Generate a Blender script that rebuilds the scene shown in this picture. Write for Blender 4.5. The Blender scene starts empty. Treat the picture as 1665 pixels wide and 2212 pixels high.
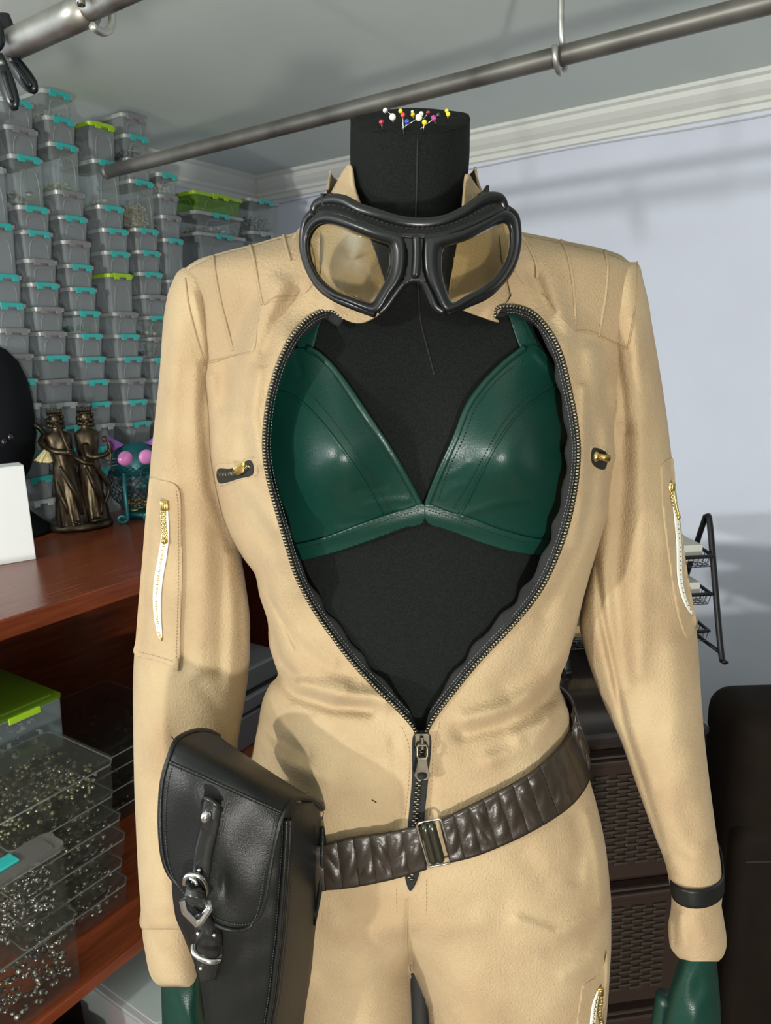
import bpy, bmesh, math, random
import numpy as np
from mathutils import Vector, Matrix
random.seed(7); rng = np.random.default_rng(7)
scn = bpy.context.scene
COL = scn.collection
# ------------------------------------------------------------------ camera, light, exposure
CX, CY, F = 832.5, 1106., 1584.
def _n(v): v = np.array(v, float); return v/np.linalg.norm(v)
_d1 = _n((1930-CX, -(728-CY), -F)); _d2 = _n((-1550-CX, -(827-CY), -F))
_d2 = _n(_d2-_d1*_d1.dot(_d2)); _d3 = np.cross(_d1, _d2)
R = np.array([_d1, _d2, _d3]); CAM = np.array([0, 0, 1.5])
FW = np.array([0.82569434, 0.56411777, 0.]); RT = np.array([FW[1], -FW[0], 0.]); UP = np.array([0, 0, 1.])
cam = bpy.data.cameras.new('camera'); co = bpy.data.objects.new('camera', cam); COL.objects.link(co)
co.matrix_world = Matrix(((R[0][0], R[0][1], R[0][2], 0), (R[1][0], R[1][1], R[1][2], 0), (R[2][0], R[2][1], R[2][2], 1.5), (0, 0, 0, 1)))
cam.sensor_fit = 'VERTICAL'; cam.sensor_height = 36.; cam.lens = 36.*F/2212.; cam.clip_start = .02
cam.dof.use_dof = True; cam.dof.focus_distance = .62; cam.dof.aperture_fstop = 26.
scn.camera = co
scn.view_settings.view_transform = 'Standard'; scn.view_settings.look = 'None'
scn.view_settings.gamma = 1; scn.view_settings.exposure = -0.2; scn.view_settings.use_curve_mapping = False
w = bpy.data.worlds.new('world'); scn.world = w; w.use_nodes = True
w.node_tree.nodes['Background'].inputs[0].default_value = (.80, .88, 1, 1); w.node_tree.nodes['Background'].inputs[1].default_value = .10
def M3(x, d, z): return FW*d + RT*x + UP*z       # metres right of the camera, ahead of it, height
def lamp(name, x, d, z, power, size, col, aim=None):
    l = bpy.data.lights.new(name, 'AREA' if aim else 'POINT'); o = bpy.data.objects.new(name, l); COL.objects.link(o)
    o.location = M3(x, d, z); l.energy = power; l.color = col
    if aim:
        l.shape = 'DISK'; l.size = size
        o.rotation_euler = (Vector(M3(*aim))-Vector(o.location)).to_track_quat('-Z', 'Y').to_euler()
    else: l.shadow_soft_size = size
    return o
lamp('lamp_light_low', .25, -1.35, .93, 172, .05, (1, .96, .88))
lamp('lamp_light_high', -2.25, -1.2, 1.76, 250, .05, (1, .985, .94))
lamp('fill_light', .9, -1.9, 1.5, 9, 1.2, (.90, .95, 1), aim=(.9, 1.5, 1.8))  # soft fill added behind the camera, stands for no known lamp
try:
    scn.cycles.transparent_max_bounces = 24; scn.cycles.max_bounces = 7
except Exception: pass
# ------------------------------------------------------------------ maths helpers
def at(px, py, D=None, X=None, Y=None, Z=None):
    px = np.asarray(px, float); py = np.asarray(py, float)
    c = np.stack([(px-CX)/F, -(py-CY)/F, -np.ones_like(px*py+0.)], -1) if px.shape == py.shape else None
    r = c @ R.T
    if D is not None: t = np.asarray(D)/(r @ FW)
    elif X is not None: t = X/r[..., 0]
    elif Y is not None: t = Y/r[..., 1]
    else: t = (Z-1.5)/r[..., 2]
    return CAM + r*np.asarray(t)[..., None]
def cat(pts, n, closed=False):
    """smooth (Catmull-Rom) resampling of a polyline by arc length"""
    P = np.array(pts, float)
    if closed: Q = np.vstack([P[-1], P, P[0], P[1]])
    else: Q = np.vstack([2*P[0]-P[1], P, 2*P[-1]-P[-2]])
    out = []
    for i in range(1, len(Q)-2):
        p0, p1, p2, p3 = Q[i-1], Q[i], Q[i+1], Q[i+2]
        for t in np.linspace(0, 1, 12, endpoint=False):
            out.append(.5*((2*p1)+(-p0+p2)*t+(2*p0-5*p1+4*p2-p3)*t*t+(-p0+3*p1-3*p2+p3)*t**3))
    out.append(Q[-2]); out = np.array(out)
    d = np.r_[0, np.cumsum(np.linalg.norm(np.diff(out[:, :2], axis=0), axis=1)+1e-12)]
    s = np.linspace(0, d[-1], n+1 if closed else n)
    if closed: s = s[:-1]
    return np.stack([np.interp(s, d, out[:, k]) for k in range(out.shape[1])], 1)
def pinterp(x, tab):
    """monotone smooth interpolation of a table [(y, a, b, ...)]"""
    T = np.array(tab, float); x = np.asarray(x, float); xs = T[:, 0]; res = []
    for k in range(1, T.shape[1]):
        y = T[:, k]; h = np.diff(xs); dl = np.diff(y)/h; m = np.zeros(len(y)); m[0] = dl[0]; m[-1] = dl[-1]
        for i in range(1, len(y)-1):
            m[i] = 0 if dl[i-1]*dl[i] <= 0 else 2*dl[i-1]*dl[i]/(dl[i-1]+dl[i])
        xc = np.clip(x, xs[0], xs[-1]); i = np.clip(np.searchsorted(xs, xc, side='right')-1, 0, len(xs)-2)
        t = (xc-xs[i])/h[i]; t2, t3 = t*t, t**3
        res.append((2*t3-3*t2+1)*y[i]+(t3-2*t2+t)*h[i]*m[i]+(-2*t3+3*t2)*y[i+1]+(t3-t2)*h[i]*m[i+1])
    return res
def inpoly(px, py, poly):
    poly = np.asarray(poly); x, y = px.ravel(), py.ravel(); ins = np.zeros(len(x), bool); n = len(poly)
    for i in range(n):
        x1, y1 = poly[i]; x2, y2 = poly[(i+1) % n]
        if y1 == y2: continue
        c = ((y1 > y) != (y2 > y)); xi = (x2-x1)*(y-y1)/(y2-y1)+x1
        ins ^= c & (x < xi)
    return ins.reshape(px.shape)
def nearest(px, py, poly):
    P = np.asarray(poly); A = P; B = np.roll(P, -1, 0); d = B-A; L = (d**2).sum(1)+1e-12
    q = np.stack([px, py], -1)[:, None, :]; t = np.clip(((q-A)*d).sum(-1)/L, 0, 1); c = A+t[..., None]*d
    k = ((q-c)**2).sum(-1).argmin(1); return c[np.arange(len(px)), k]
# ------------------------------------------------------------------ object helpers
def link(o, parent=None, loc=None):
    COL.objects.link(o)
    if parent is not None: o.parent = parent
    return o
def wloc(o):
    v = Vector((0, 0, 0))
    while o is not None: v += o.location; o = o.parent
    return np.array(v)
def mesh(name, V, Fc, mat, parent=None, smooth=True, sol=None, sub=0, bev=None, mats=None):
    """one mesh object; V in world coordinates; origin goes to its base centre (or to the parent's)"""
    V = np.asarray(V, float); me = bpy.data.meshes.new(name)
    if parent is None: org = np.array([V[:, 0].mean(), V[:, 1].mean(), V[:, 2].min()])
    else: org = wloc(parent)
    me.from_pydata((V-org).tolist(), [], [tuple(int(a) for a in f) for f in Fc]); me.update()
    if smooth: me.shade_smooth()
    for m in (mat if isinstance(mat, (list, tuple)) else [mat]): me.materials.append(m)
    if mats is not None: me.polygons.foreach_set('material_index', np.asarray(mats, dtype=np.int32))
    o = bpy.data.objects.new(name, me); link(o, parent)
    if parent is None: o.location = org
    if bev: m = o.modifiers.new('b', 'BEVEL'); m.width = bev; m.segments = 2; m.limit_method = 'ANGLE'; m.angle_limit = .6
    if sub: m = o.modifiers.new('s', 'SUBSURF'); m.levels = m.render_levels = sub
    if sol: m = o.modifiers.new('t', 'SOLIDIFY'); m.thickness = sol; m.offset = -1
    return o
def thing(name, label, catg, loc, group=None):
    o = bpy.data.objects.new(name, None); COL.objects.link(o); o.location = loc; o.empty_display_size = .05
    return tag(o, label, catg, group)
def tag(o, label, catg=None, group=None, kind=None):
    if label: o['label'] = label
    if catg: o['category'] = catg
    if group: o['group'] = group
    if kind: o['kind'] = kind
    return o
def gridf(nr, nc, wrapc=False, wrapr=False, off=0):
    f = []
    for i in range(nr if wrapr else nr-1):
        for j in range(nc if wrapc else nc-1):
            a = i*nc+j; b = i*nc+(j+1) % nc; i2 = (i+1) % nr
            f.append((a+off, i2*nc+j+off, i2*nc+(j+1) % nc+off, b+off))
    return f
class MB:
    def __init__(s): s.V = []; s.F = []; s.n = 0
    def add(s, V, Fc):
        V = np.asarray(V, float).reshape(-1, 3); s.V.append(V); s.F += [tuple(a+s.n for a in f) for f in Fc]; s.n += len(V); return s
    def box(s, c, dx, dy, dz, ax=None):
        A = np.eye(3) if ax is None else np.array(ax); c = np.array(c, float)
        V = [c+A[0]*sx*dx/2+A[1]*sy*dy/2+A[2]*sz*dz/2 for sx in (-1, 1) for sy in (-1, 1) for sz in (-1, 1)]
        return s.add(V, [(0, 1, 3, 2), (4, 6, 7, 5), (0, 4, 5, 1), (2, 3, 7, 6), (0, 2, 6, 4), (1, 5, 7, 3)])
    def tube(s, P, r, n=8, closed=False, flat=1., ref=None, caps=True):
        P = np.array(P, float); m = len(P); r = np.broadcast_to(np.asarray(r, float), (m,)).copy()
        T = (np.roll(P, -1, 0)-np.roll(P, 1, 0)) if closed else np.gradient(P, axis=0)
        T /= np.linalg.norm(T, axis=1)[:, None]+1e-12
        nrm = np.array(ref if ref is not None else ((0, 0, 1.) if abs(T[0][2]) < .9 else (1., 0, 0)), float)
        V = []
        for i in range(m):
            if ref is not None: nrm = np.array(ref, float)
            nn = nrm-T[i]*nrm.dot(T[i]); nn /= np.linalg.norm(nn)+1e-12
            if ref is None: nrm = nn
            b = np.cross(T[i], nn)
            for k in range(n):
                a = 2*math.pi*k/n; V.append(P[i]+(b*math.cos(a)+nn*math.sin(a)*flat)*r[i])
        f = gridf(m, n, True, closed); f = [q[::-1] for q in f]
        if not closed and caps: f += [tuple(range(n))[::-1], tuple((m-1)*n+k for k in range(n))]
        return s.add(V, f)
    def sph(s, c, r, n=12, sc=(1, 1, 1)):
        c = np.array(c, float); V = []; m = max(4, n//2)
        for i in range(m+1):
            th = math.pi*i/m
            for k in range(n):
                a = 2*math.pi*k/n
                V.append(c+np.array([math.sin(th)*math.cos(a)*sc[0], math.sin(th)*math.sin(a)*sc[1], math.cos(th)*sc[2]])*r)
        return s.add(V, gridf(m+1, n, True))
    def lathe(s, c, prof, n=24, sx=1, sy=1, caps=False):
        c = np.array(c, float); V = [c+np.array([r*math.cos(2*math.pi*k/n)*sx, r*math.sin(2*math.pi*k/n)*sy, z]) for r, z in prof for k in range(n)]
        f = [q for q in gridf(len(prof), n, True)]
        f = [q[::-1] for q in f]
        if caps: f += [tuple(range(n))[::-1], tuple((len(prof)-1)*n+k for k in range(n))]
        return s.add(V, f)
    def obj(s, name, mat, parent=None, **k): return mesh(name, np.vstack(s.V), s.F, mat, parent, **k)
def rbox(mb, c, w0, d0, w1, d1, z0, z1, rad, seg=4):
    """rounded tapered box standing between z0 and z1"""
    def ring(w, d, z, r):
        P = []
        for (sx, sy, a0) in ((1, 1, 0), (-1, 1, 90), (-1, -1, 180), (1, -1, 270)):
            for k in range(seg+1):
                a = math.radians(a0+90*k/seg); P.append((c[0]+sx*(w/2-r)+r*math.cos(a), c[1]+sy*(d/2-r)+r*math.sin(a), z))
        return P
    n = 4*(seg+1); V = ring(w0, d0, z0, rad)+ring(w1, d1, z1, rad)
    f = [q[::-1] for q in gridf(2, n, True)]
    return mb.add(V, f+[tuple(range(n))[::-1], tuple(range(n, 2*n))])
# ------------------------------------------------------------------ materials
def mat(name, col, rough=.5, metal=0., bump=0., bscale=200., var=0., vscale=6., spec=.5, sheen=0., alpha=1., coat=0., trans=0., detail=3., stretch=None, var2=None, bdist=.001):
    m = bpy.data.materials.new(name); m.use_nodes = True; nt = m.node_tree; N = nt.nodes; L = nt.links; b = N['Principled BSDF']
    b.inputs['Base Color'].default_value = (*col, 1); b.inputs['Roughness'].default_value = rough; b.inputs['Metallic'].default_value = metal
    b.inputs['Specular IOR Level'].default_value = spec; b.inputs['Alpha'].default_value = alpha
    if sheen: b.inputs['Sheen Weight'].default_value = sheen; b.inputs['Sheen Roughness'].default_value = .4
    if coat: b.inputs['Coat Weight'].default_value = coat; b.inputs['Coat Roughness'].default_value = .15
    if trans: b.inputs['Transmission Weight'].default_value = trans
    tc = N.new('ShaderNodeTexCoord'); vec = tc.outputs['Object']
    if stretch:
        mp = N.new('ShaderNodeMapping'); mp.inputs['Scale'].default_value = stretch; L.new(vec, mp.inputs[0]); vec = mp.outputs[0]
    if var:
        nz = N.new('ShaderNodeTexNoise'); nz.inputs['Scale'].default_value = vscale; nz.inputs['Detail'].default_value = 5; L.new(vec, nz.inputs['Vector'])
        mx = N.new('ShaderNodeMix'); mx.data_type = 'RGBA'; c2 = var2 if var2 else tuple(max(0, c*(1-var)) for c in col)
        mx.inputs[6].default_value = (*col, 1); mx.inputs[7].default_value = (*c2, 1)
        rp = N.new('ShaderNodeMapRange'); rp.inputs[1].default_value = .35; rp.inputs[2].default_value = .65; L.new(nz.outputs[0], rp.inputs[0])
        L.new(rp.outputs[0], mx.inputs[0]); L.new(mx.outputs[2], b.inputs['Base Color'])
    if bump:
        nb = N.new('ShaderNodeTexNoise'); nb.inputs['Scale'].default_value = bscale; nb.inputs['Detail'].default_value = detail; L.new(vec, nb.inputs['Vector'])
        bp = N.new('ShaderNodeBump'); bp.inputs['Strength'].default_value = bump; bp.inputs['Distance'].default_value = bdist
        L.new(nb.outputs[0], bp.inputs['Height']); L.new(bp.outputs[0], b.inputs['Normal'])
    return m
def clearmat(name, col, opac, rough=.25, edge=.45):
    """translucent plastic: part see-through, part scattering, with a gloss"""
    m = bpy.data.materials.new(name); m.use_nodes = True; nt = m.node_tree; N = nt.nodes; L = nt.links; N.remove(N['Principled BSDF'])
    out = N['Material Output']; tr = N.new('ShaderNodeBsdfTransparent'); di = N.new('ShaderNodeBsdfPrincipled')
    tr.inputs[0].default_value = (*[min(1, .55+.45*c/max(col)) for c in col], 1)
    di.inputs['Base Color'].default_value = (*col, 1); di.inputs['Roughness'].default_value = rough
    lw = N.new('ShaderNodeLayerWeight'); lw.inputs[0].default_value = .3
    mr = N.new('ShaderNodeMapRange'); mr.inputs[3].default_value = opac; mr.inputs[4].default_value = min(1, opac+edge); L.new(lw.outputs['Facing'], mr.inputs[0])
    mx = N.new('ShaderNodeMixShader'); L.new(mr.outputs[0], mx.inputs[0]); L.new(tr.outputs[0], mx.inputs[1]); L.new(di.outputs[0], mx.inputs[2]); L.new(mx.outputs[0], out.inputs[0])
    return m
SUEDE = mat('suede', (.41, .312, .186), .9, bump=1., bscale=460, var=.16, vscale=13, spec=.15, sheen=.06, detail=6, bdist=.0011, var2=(.34, .245, .143))
SUEDE_Y = mat('suede_yoke', (.365, .270, .162), .9, bump=1., bscale=460, var=.12, vscale=16, spec=.15, sheen=.06, detail=6, bdist=.0011)
SUEDE_D = mat('suede_seam', (.30, .20, .11), .9)
VELVET = mat('black_jersey', (.004, .0047, .0044), .85, bump=.6, bscale=1500, spec=.12, var=.5, vscale=900, var2=(.010, .012, .011))
GREEN = mat('green_leather', (.002, .031, .022), .36, bump=.25, bscale=700, spec=.5, var=.12, vscale=20)
BLACKL = mat('black_leather', (.007, .008, .008), .40, bump=.28, bscale=900, spec=.32)
BLACKTH = mat('black_thread', (.004, .004, .004), .8)
GREYTH = mat('grey_thread', (.20, .21, .20), .7)
BROWN = mat('brown_leather', (.024, .018, .013), .36, bump=.3, bscale=350, spec=.5)
RUBBER = mat('black_rubber', (.006, .007, .008), .30, bump=.08, bscale=300, spec=.4)
TAPE = mat('zipper_tape', (.005, .0055, .006), .8, bump=.6, bscale=1200)
WTAPE = mat('white_zipper_tape', (.75, .74, .66), .8, bump=.4, bscale=1200)
BRONZEZ = mat('antique_brass', (.23, .21, .16), .32, metal=1., var=.3, vscale=60)
GOLD = mat('gold_metal', (.62, .47, .16), .22, metal=1.)
DKTH = mat('charcoal_thread', (.035, .037, .037), .7)
CHROME = mat('chrome', (.75, .75, .74), .1, metal=1.)
STEEL = mat('pipe_steel', (.40, .40, .37), .42, metal=.9, var=.5, vscale=14, bump=.1, bscale=60)
STEEL_D = mat('rod_steel', (.20, .195, .175), .45, metal=.6, var=.45, vscale=9, bump=.1, bscale=60)
# ------------------------------------------------------------------ room
H = 2.32; WX = 2.81; WY = 2.62; X0 = -3.2; Y0 = -3.0
WALL = mat('lavender_paint', (.75, .80, .93), .85, bump=.12, bscale=60, var=.04, vscale=3)
CEIL = mat('ceiling_paint', (.71, .785, .74), .9, bump=.35, bscale=90, var=.05, vscale=2)
TRIM = mat('white_trim', (.80, .83, .78), .5, bump=.05)
FLOOR = mat('dark_floor', (.10, .075, .055), .5, var=.3, vscale=4)
def slab(name, x0, x1, y0, y1, z0, z1, m, **k):
    o = MB().box(((x0+x1)/2, (y0+y1)/2, (z0+z1)/2), x1-x0, y1-y0, z1-z0).obj(name, m, smooth=False, **k); o['kind'] = 'structure'; return o
slab('floor', X0, WX, Y0, WY, -.1, 0, FLOOR)
slab('ceiling', X0, WX, Y0, WY, H, H+.1, CEIL)
slab('wall_right', WX, WX+.1, Y0, WY+.1, -.1, H+.1, WALL)
slab('wall_left', X0, WX, WY, WY+.1, -.1, H+.1, WALL)
WALL2 = mat('dark_low_bounce_wall', (.20, .19, .18), .9)  # colour darkened on the two unseen walls to cut bounced light
slab('wall_back', X0-.1, X0, Y0-.1, WY+.1, -.1, H+.1, WALL2)
slab('wall_near', X0, WX+.1, Y0-.1, Y0, -.1, H+.1, WALL2)
prof = [(0, 0), (.085, 0), (.085, -.012), (.07, -.018), (.066, -.034), (.05, -.052), (.03, -.066), (.026, -.078), (.014, -.083), (.012, -.10), (0, -.104)]
def crown(name, p0, p1, inw):
    V = [];
    for p in (p0, p1):
        for a, b in prof: V.append(np.array(p)+np.array(inw)*a+np.array([0, 0, b]))
    n = len(prof); o = mesh(name, V, gridf(2, n, True)+[tuple(range(n)), tuple(range(n, 2*n))[::-1]], TRIM, smooth=False); o['kind'] = 'structure'; return o
crown('trim_1', (WX, Y0, H), (WX, WY, H), (-1, 0, 0)); crown('trim_2', (X0, WY, H), (WX, WY, H), (0, -1, 0))
CORD = mat('wall_cord', (.55, .56, .58), .5)
pts = [(WX-.005, y, H-.113-.008*math.sin(y*3.1)**2) for y in np.linspace(-.9, WY-.03, 60)]
tag(MB().tube(pts, .0028, 6).obj('wall_cord', CORD), 'thin pale cord pinned along the wall just below the crown moulding', 'cord')
# rods
rodY = np.linspace(-1.9, 1.82, 30)
rod = thing('clothes_rod', 'long dull steel clothes rod hanging under the ceiling behind the mannequin neck', 'rod', (1.375, 0, 1.985))
mb = MB(); mb.tube([(1.37, y, 2.0) for y in rodY], .0168, 24); mb.obj('rod_pipe', STEEL_D, rod)
mb = MB(); mb.tube([(1.37, 1.815, 2.0), (1.37, 1.83, 2.0)], .0180, 20); mb.obj('end_cap', STEEL_D, rod)
def hook(name, label, x, y, z, m, k=1.):
    # ceiling hook: flat foot on the ceiling, shank, and a loop under the rod
    t = thing(name, label, 'hook', (x, y, z)); r = .0185*k
    mb = MB(); P = [(x+.004, y-.02, H-.012), (x+.003, y, H-.012), (x, y+.004, H-.03), (x, y, z+.05), (x+r*1.25, y, z+.015), (x+r*1.3, y, z-.008), (x+r*.7, y, z-r*1.25), (x-r*.3, y, z-r*1.4), (x-r*1.25, y, z-r*.6), (x-r*1.45, y, z+.01)]
    mb.tube(cat(P, 40), .0056*k, 10); mb.obj('hook_rod', m, t)
    mb = MB(); mb.box((x, y, H-.004), .03, .06, .008); mb.obj('mounting_plate', m, t, smooth=False, bev=.002)
    return t
GALV = mat('galvanised', (.55, .56, .52), .4, metal=.8, var=.3, vscale=40)
hook('ceiling_hook', 'bent galvanised hook holding the long steel rod from the ceiling', 1.37, .535, 2.0, GALV)
# near pipe at top left
q = at(100, 62, Z=1.90); NX = float(q[0]); NZ = 1.90; NR = .0165
k0 = float(at(208, 15, X=NX)[1])
pipe = thing('steel_pipe', 'shiny thick steel pipe crossing the upper left corner of the photo', 'pipe', (NX, 1.0, NZ-NR))
mb = MB(); mb.tube([(NX, y, NZ) for y in np.linspace(-1.9, 1.25, 20)], NR*.78, 24); mb.obj('inner_pipe', STEEL, pipe)
mb = MB(); mb.tube([(NX, y, NZ) for y in np.linspace(k0+.015, 1.24, 12)], NR*1.06, 24); mb.obj('outer_pipe', STEEL, pipe)
t = thing('pipe_ring', 'thick galvanised ring hook around the near steel pipe at top left', 'hook', (NX, k0, NZ-.03))
mb = MB(); ph = np.linspace(-2.0, 3.4, 26); mb.tube([(NX+.024*math.cos(a), k0+.004*math.cos(a), NZ-.002+.024*math.sin(a)) for a in ph]+[(NX-.02, k0, NZ+.05), (NX-.01, k0, H-.006)], .0048, 10); mb.obj('ring', GALV, t)
mb = MB(); mb.box((NX-.01, k0, H-.003), .03, .05, .006); mb.obj('mounting_plate', GALV, t, smooth=False)
t2 = thing('pipe_ring', 'plain hook near the hidden far end of the shiny upper left pipe', 'hook', (NX, 1.2, NZ-.03))
mb = MB(); mb.tube([(NX+.022*math.cos(a), 1.2, NZ-.002+.022*math.sin(a)) for a in ph]+[(NX-.02, 1.2, NZ+.05), (NX-.01, 1.2, H-.004)], .0045, 10); mb.obj('ring', GALV, t2)
# clamps on the near pipe
CLAMP = mat('black_plastic_clamp', (.005, .008, .011), .28, spec=.4)
def clamp(label, pairs, D, grp=None):
    c = at(*pairs[0][0], D=D); t = thing('spring_clamp', label, 'clamp', tuple(c), grp)
    for (a, b, wd, nm) in pairs:
        P = np.array([[a[0]+(b[0]-a[0])*s, a[1]+(b[1]-a[1])*s] for s in np.linspace(0, 1, 14)])
        d = np.array([b[0]-a[0], b[1]-a[1]], float); d /= np.linalg.norm(d); n2 = np.array([-d[1], d[0]])
        prof = [wd*.62+wd*.38*math.sin(math.pi*min(1, s*.9)) for s in np.linspace(0, 1, 14)]; prof[-1] *= .45; prof[-2] *= .82
        L = []; Dd = D+(.0 if nm == 'handle' else .004)
        Q = at(P[:, 0], P[:, 1], D=Dd+np.zeros(14)); mb = MB(); mb.tube(Q, np.array(prof)*D/F*1.0, 14, flat=.5, ref=FW); mb.obj(nm, CLAMP, t)
        if nm == 'handle':   # raised rim groove along the handle
            Pm = P[4:-2]; Q1 = at(Pm[:, 0], Pm[:, 1], D=Dd-wd*D/F*.52+np.zeros(len(Pm))); mb = MB(); mb.tube(Q1, wd*D/F*.28, 8, flat=.5, ref=FW); mb.obj('grip_ridge', CLAMP, t)
    mb = MB(); c2 = at(pairs[0][0][0]+10, pairs[0][0][1]+18, D=D-.018); mb.sph(c2, .0035, 10); mb.obj('pivot_pin', STEEL, t)
    return t
cd = float(np.dot(at(30, 95, X=NX)-CAM, FW))
clamp('black plastic spring clamp with handles pointing down right off the pipe end', [((12, 112), (78, 200), 17, 'handle'), ((6, 30), (16, 110), 20, 'jaw')], cd+.0)
clamp('black plastic spring clamp whose handle hangs straight down at left edge', [((-6, 118), (33, 238), 17, 'handle'), ((-20, 20), (-8, 112), 20, 'jaw')], cd-.03)
# ------------------------------------------------------------------ cabinet and desk
WOOD = bpy.data.materials.new('cherry_wood'); WOOD.use_nodes = True
nt = WOOD.node_tree; N = nt.nodes; L = nt.links; b = N['Principled BSDF']; tc = N.new('ShaderNodeTexCoord'); mp = N.new('ShaderNodeMapping'); mp.inputs['Scale'].default_value = (2.5, 30, 30)
nz = N.new('ShaderNodeTexNoise'); nz.inputs['Scale'].default_value = 3; nz.inputs['Detail'].default_value = 6; cr = N.new('ShaderNodeValToRGB')
cr.color_ramp.elements[0].color = (.13, .028, .010, 1); cr.color_ramp.elements[1].color = (.22, .052, .018, 1); cr.color_ramp.elements[0].position = .3; cr.color_ramp.elements[1].position = .7
L.new(tc.outputs['Object'], mp.inputs[0]); L.new(mp.outputs[0], nz.inputs['Vector']); L.new(nz.outputs[0], cr.inputs[0]); L.new(cr.outputs[0], b.inputs['Base Color']); b.inputs['Roughness'].default_value = .27
DY = 1.415; DXR = 1.62
desk = thing('wooden_desk', 'reddish cherry wood desk unit carrying the wall of small boxes', 'desk', (1.0, 1.9, 0))
def part(nm, x0, x1, y0, y1, z0, z1, m, par, bev=None):
    return MB().box(((x0+x1)/2, (y0+y1)/2, (z0+z1)/2), x1-x0, y1-y0, z1-z0).obj(nm, m, par, smooth=False, bev=bev)
part('desk_top', .1, 2.5, DY, 2.55, .957, 1.0, WOOD, desk, .003)
part('back_panel', .1, 1.9, 2.15, 2.17, .02, .957, WOOD, desk)
part('side_panel', .10, .125, DY+.02, 2.15, 0, .957, WOOD, desk)
part('side_panel', 1.9, 1.925, DY+.02, 2.15, 0, .957, WOOD, desk)
part('leg', 2.42, 2.46, 2.4, 2.44, 0, .957, WOOD, desk)
SY = 1.093
shelf = thing('low_wooden_shelf', 'low red brown wooden shelf board holding stacked organizer boxes', 'shelf', (.8, 1.5, 0))
part('shelf_board', .15, 1.55, SY, 1.95, .378, .4, WOOD, shelf, .002)
part('side_panel', .15, .172, SY+.01, 1.95, 0, .378, WOOD, shelf)
part('side_panel', 1.528, 1.55, SY+.01, 1.95, 0, .378, WOOD, shelf)
# ------------------------------------------------------------------ small storage boxes
PL = clearmat('milky_plastic', (.27, .30, .31), .62, .22); PLC = clearmat('clear_plastic', (.34, .38, .37), .32, .12, edge=.3); LIDM = clearmat('lid_plastic', (.42, .46, .45), .78, .25)
RIB = clearmat('rib_plastic', (.38, .41, .41), .6, .2)
TEAL = mat('teal_latch', (.03, .42, .40), .3, coat=.2); LGREY = mat('grey_latch', (.22, .21, .22), .35); LIME = mat('lime_lid', (.32, .56, .02), .35); LIMEB = clearmat('lime_tinted_plastic', (.16, .34, .04), .5)
DARKI = mat('dark_contents', (.03, .035, .05), .8)
SC = 2.1/1.93
def boxmesh(kind, W, Dp, Hh, lidm, latchm):
    PL_ = (LIMEB if lidm is LIME else PLC) if kind == 'clear' else PL
    """a box with its lid rim at the top; origin at base centre; front faces -Y"""
    t = bpy.data.objects.new('storage_box', None); parts = []
    def mk(nm, mb, m, **k):
        o = mb.obj(nm, m, None, **k); o.location = (0, 0, 0)
        me = o.data; V = np.vstack(mb.V); me.vertices.foreach_set('co', V.ravel()); me.update(); COL.objects.unlink(o); parts.append(o); return o
    lh = .013; bt = Hh-lh
    mb = MB(); rbox(mb, (0, 0), W*.80, Dp*.86, W*.90, Dp*.94, 0.0, bt, .008, 3); mk('box_body', mb, PL_, smooth=False)
    mb = MB(); rbox(mb, (0, 0), W*.98, Dp*.99, W, Dp, bt, Hh-.002, .014, 4); rbox(mb, (0, 0), W*.84, Dp*.86, W*.82, Dp*.84, Hh-.002, Hh, .010, 3); mk('lid', mb, lidm, smooth=False)
    # latch with its notch
    lw = min(W*.62, .075); y = -Dp/2-.003; mb = MB(); z = Hh-.0085
    mb.box((0, y, z+.002), lw, .005, .010); mb.box((-lw*.36, y-.001, z-.006), lw*.28, .005, .010); mb.box((lw*.36, y-.001, z-.006), lw*.28, .005, .010); mb.box((0, y+.004, z+.0075), lw, .012, .002)
    mk('latch', mb, latchm, smooth=False, bev=.0008)
    # moulded arch on the front and left faces
    mb = MB(); zt = bt*.80; zb = .004; x = W*.28
    tilt = lambda zz: -(Dp*.43+(Dp*.04)*zz/bt)-.0006
    P = [(-x, tilt(zb), zb), (-x*.96, tilt(zt*.6), zt*.6), (-x*.7, tilt(zt), zt*.96), (0, tilt(zt), zt), (x*.7, tilt(zt), zt*.96), (x*.96, tilt(zt*.6), zt*.6), (x, tilt(zb), zb)]
    mb.tube(cat(P, 22), .0011, 5)
    tx = lambda zz: -(W*.40+(W*.05)*zz/bt)-.0006; yy = Dp*.30
    P = [(tx(zb), -yy, zb), (tx(zt*.6), -yy*.96, zt*.6), (tx(zt), -yy*.7, zt*.96), (tx(zt), 0, zt), (tx(zt), yy*.7, zt*.96), (tx(zt*.6), yy*.96, zt*.6), (tx(zb), yy, zb)]
    mb.tube(cat(P, 22), .0011, 5)
    mk('moulded_arch', mb, RIB)
    return t, parts
_proto = {}
def putbox(kind, W, Dp, Hh, lidc, x, y, z, rz, label, group):
    key = (kind, round(W, 3), round(Dp, 3), round(Hh, 3), lidc)
    if key not in _proto:
        lm, la = {'T': (LIDM, TEAL), 'G': (LIDM, LGREY), 'L': (LIME, LIME), 'C': (LIDM, LIDM)}[lidc]
        _proto[key] = boxmesh(kind, W, Dp, Hh, lm, la)
    t, parts = _proto[key]; o = t.copy(); COL.objects.link(o); o.location = (x, y, z); o.rotation_euler = (0, 0, rz); tag(o, label, 'storage box', group)
    for p in parts: c = p.copy(); COL.objects.link(c); c.parent = o
    return o
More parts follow.
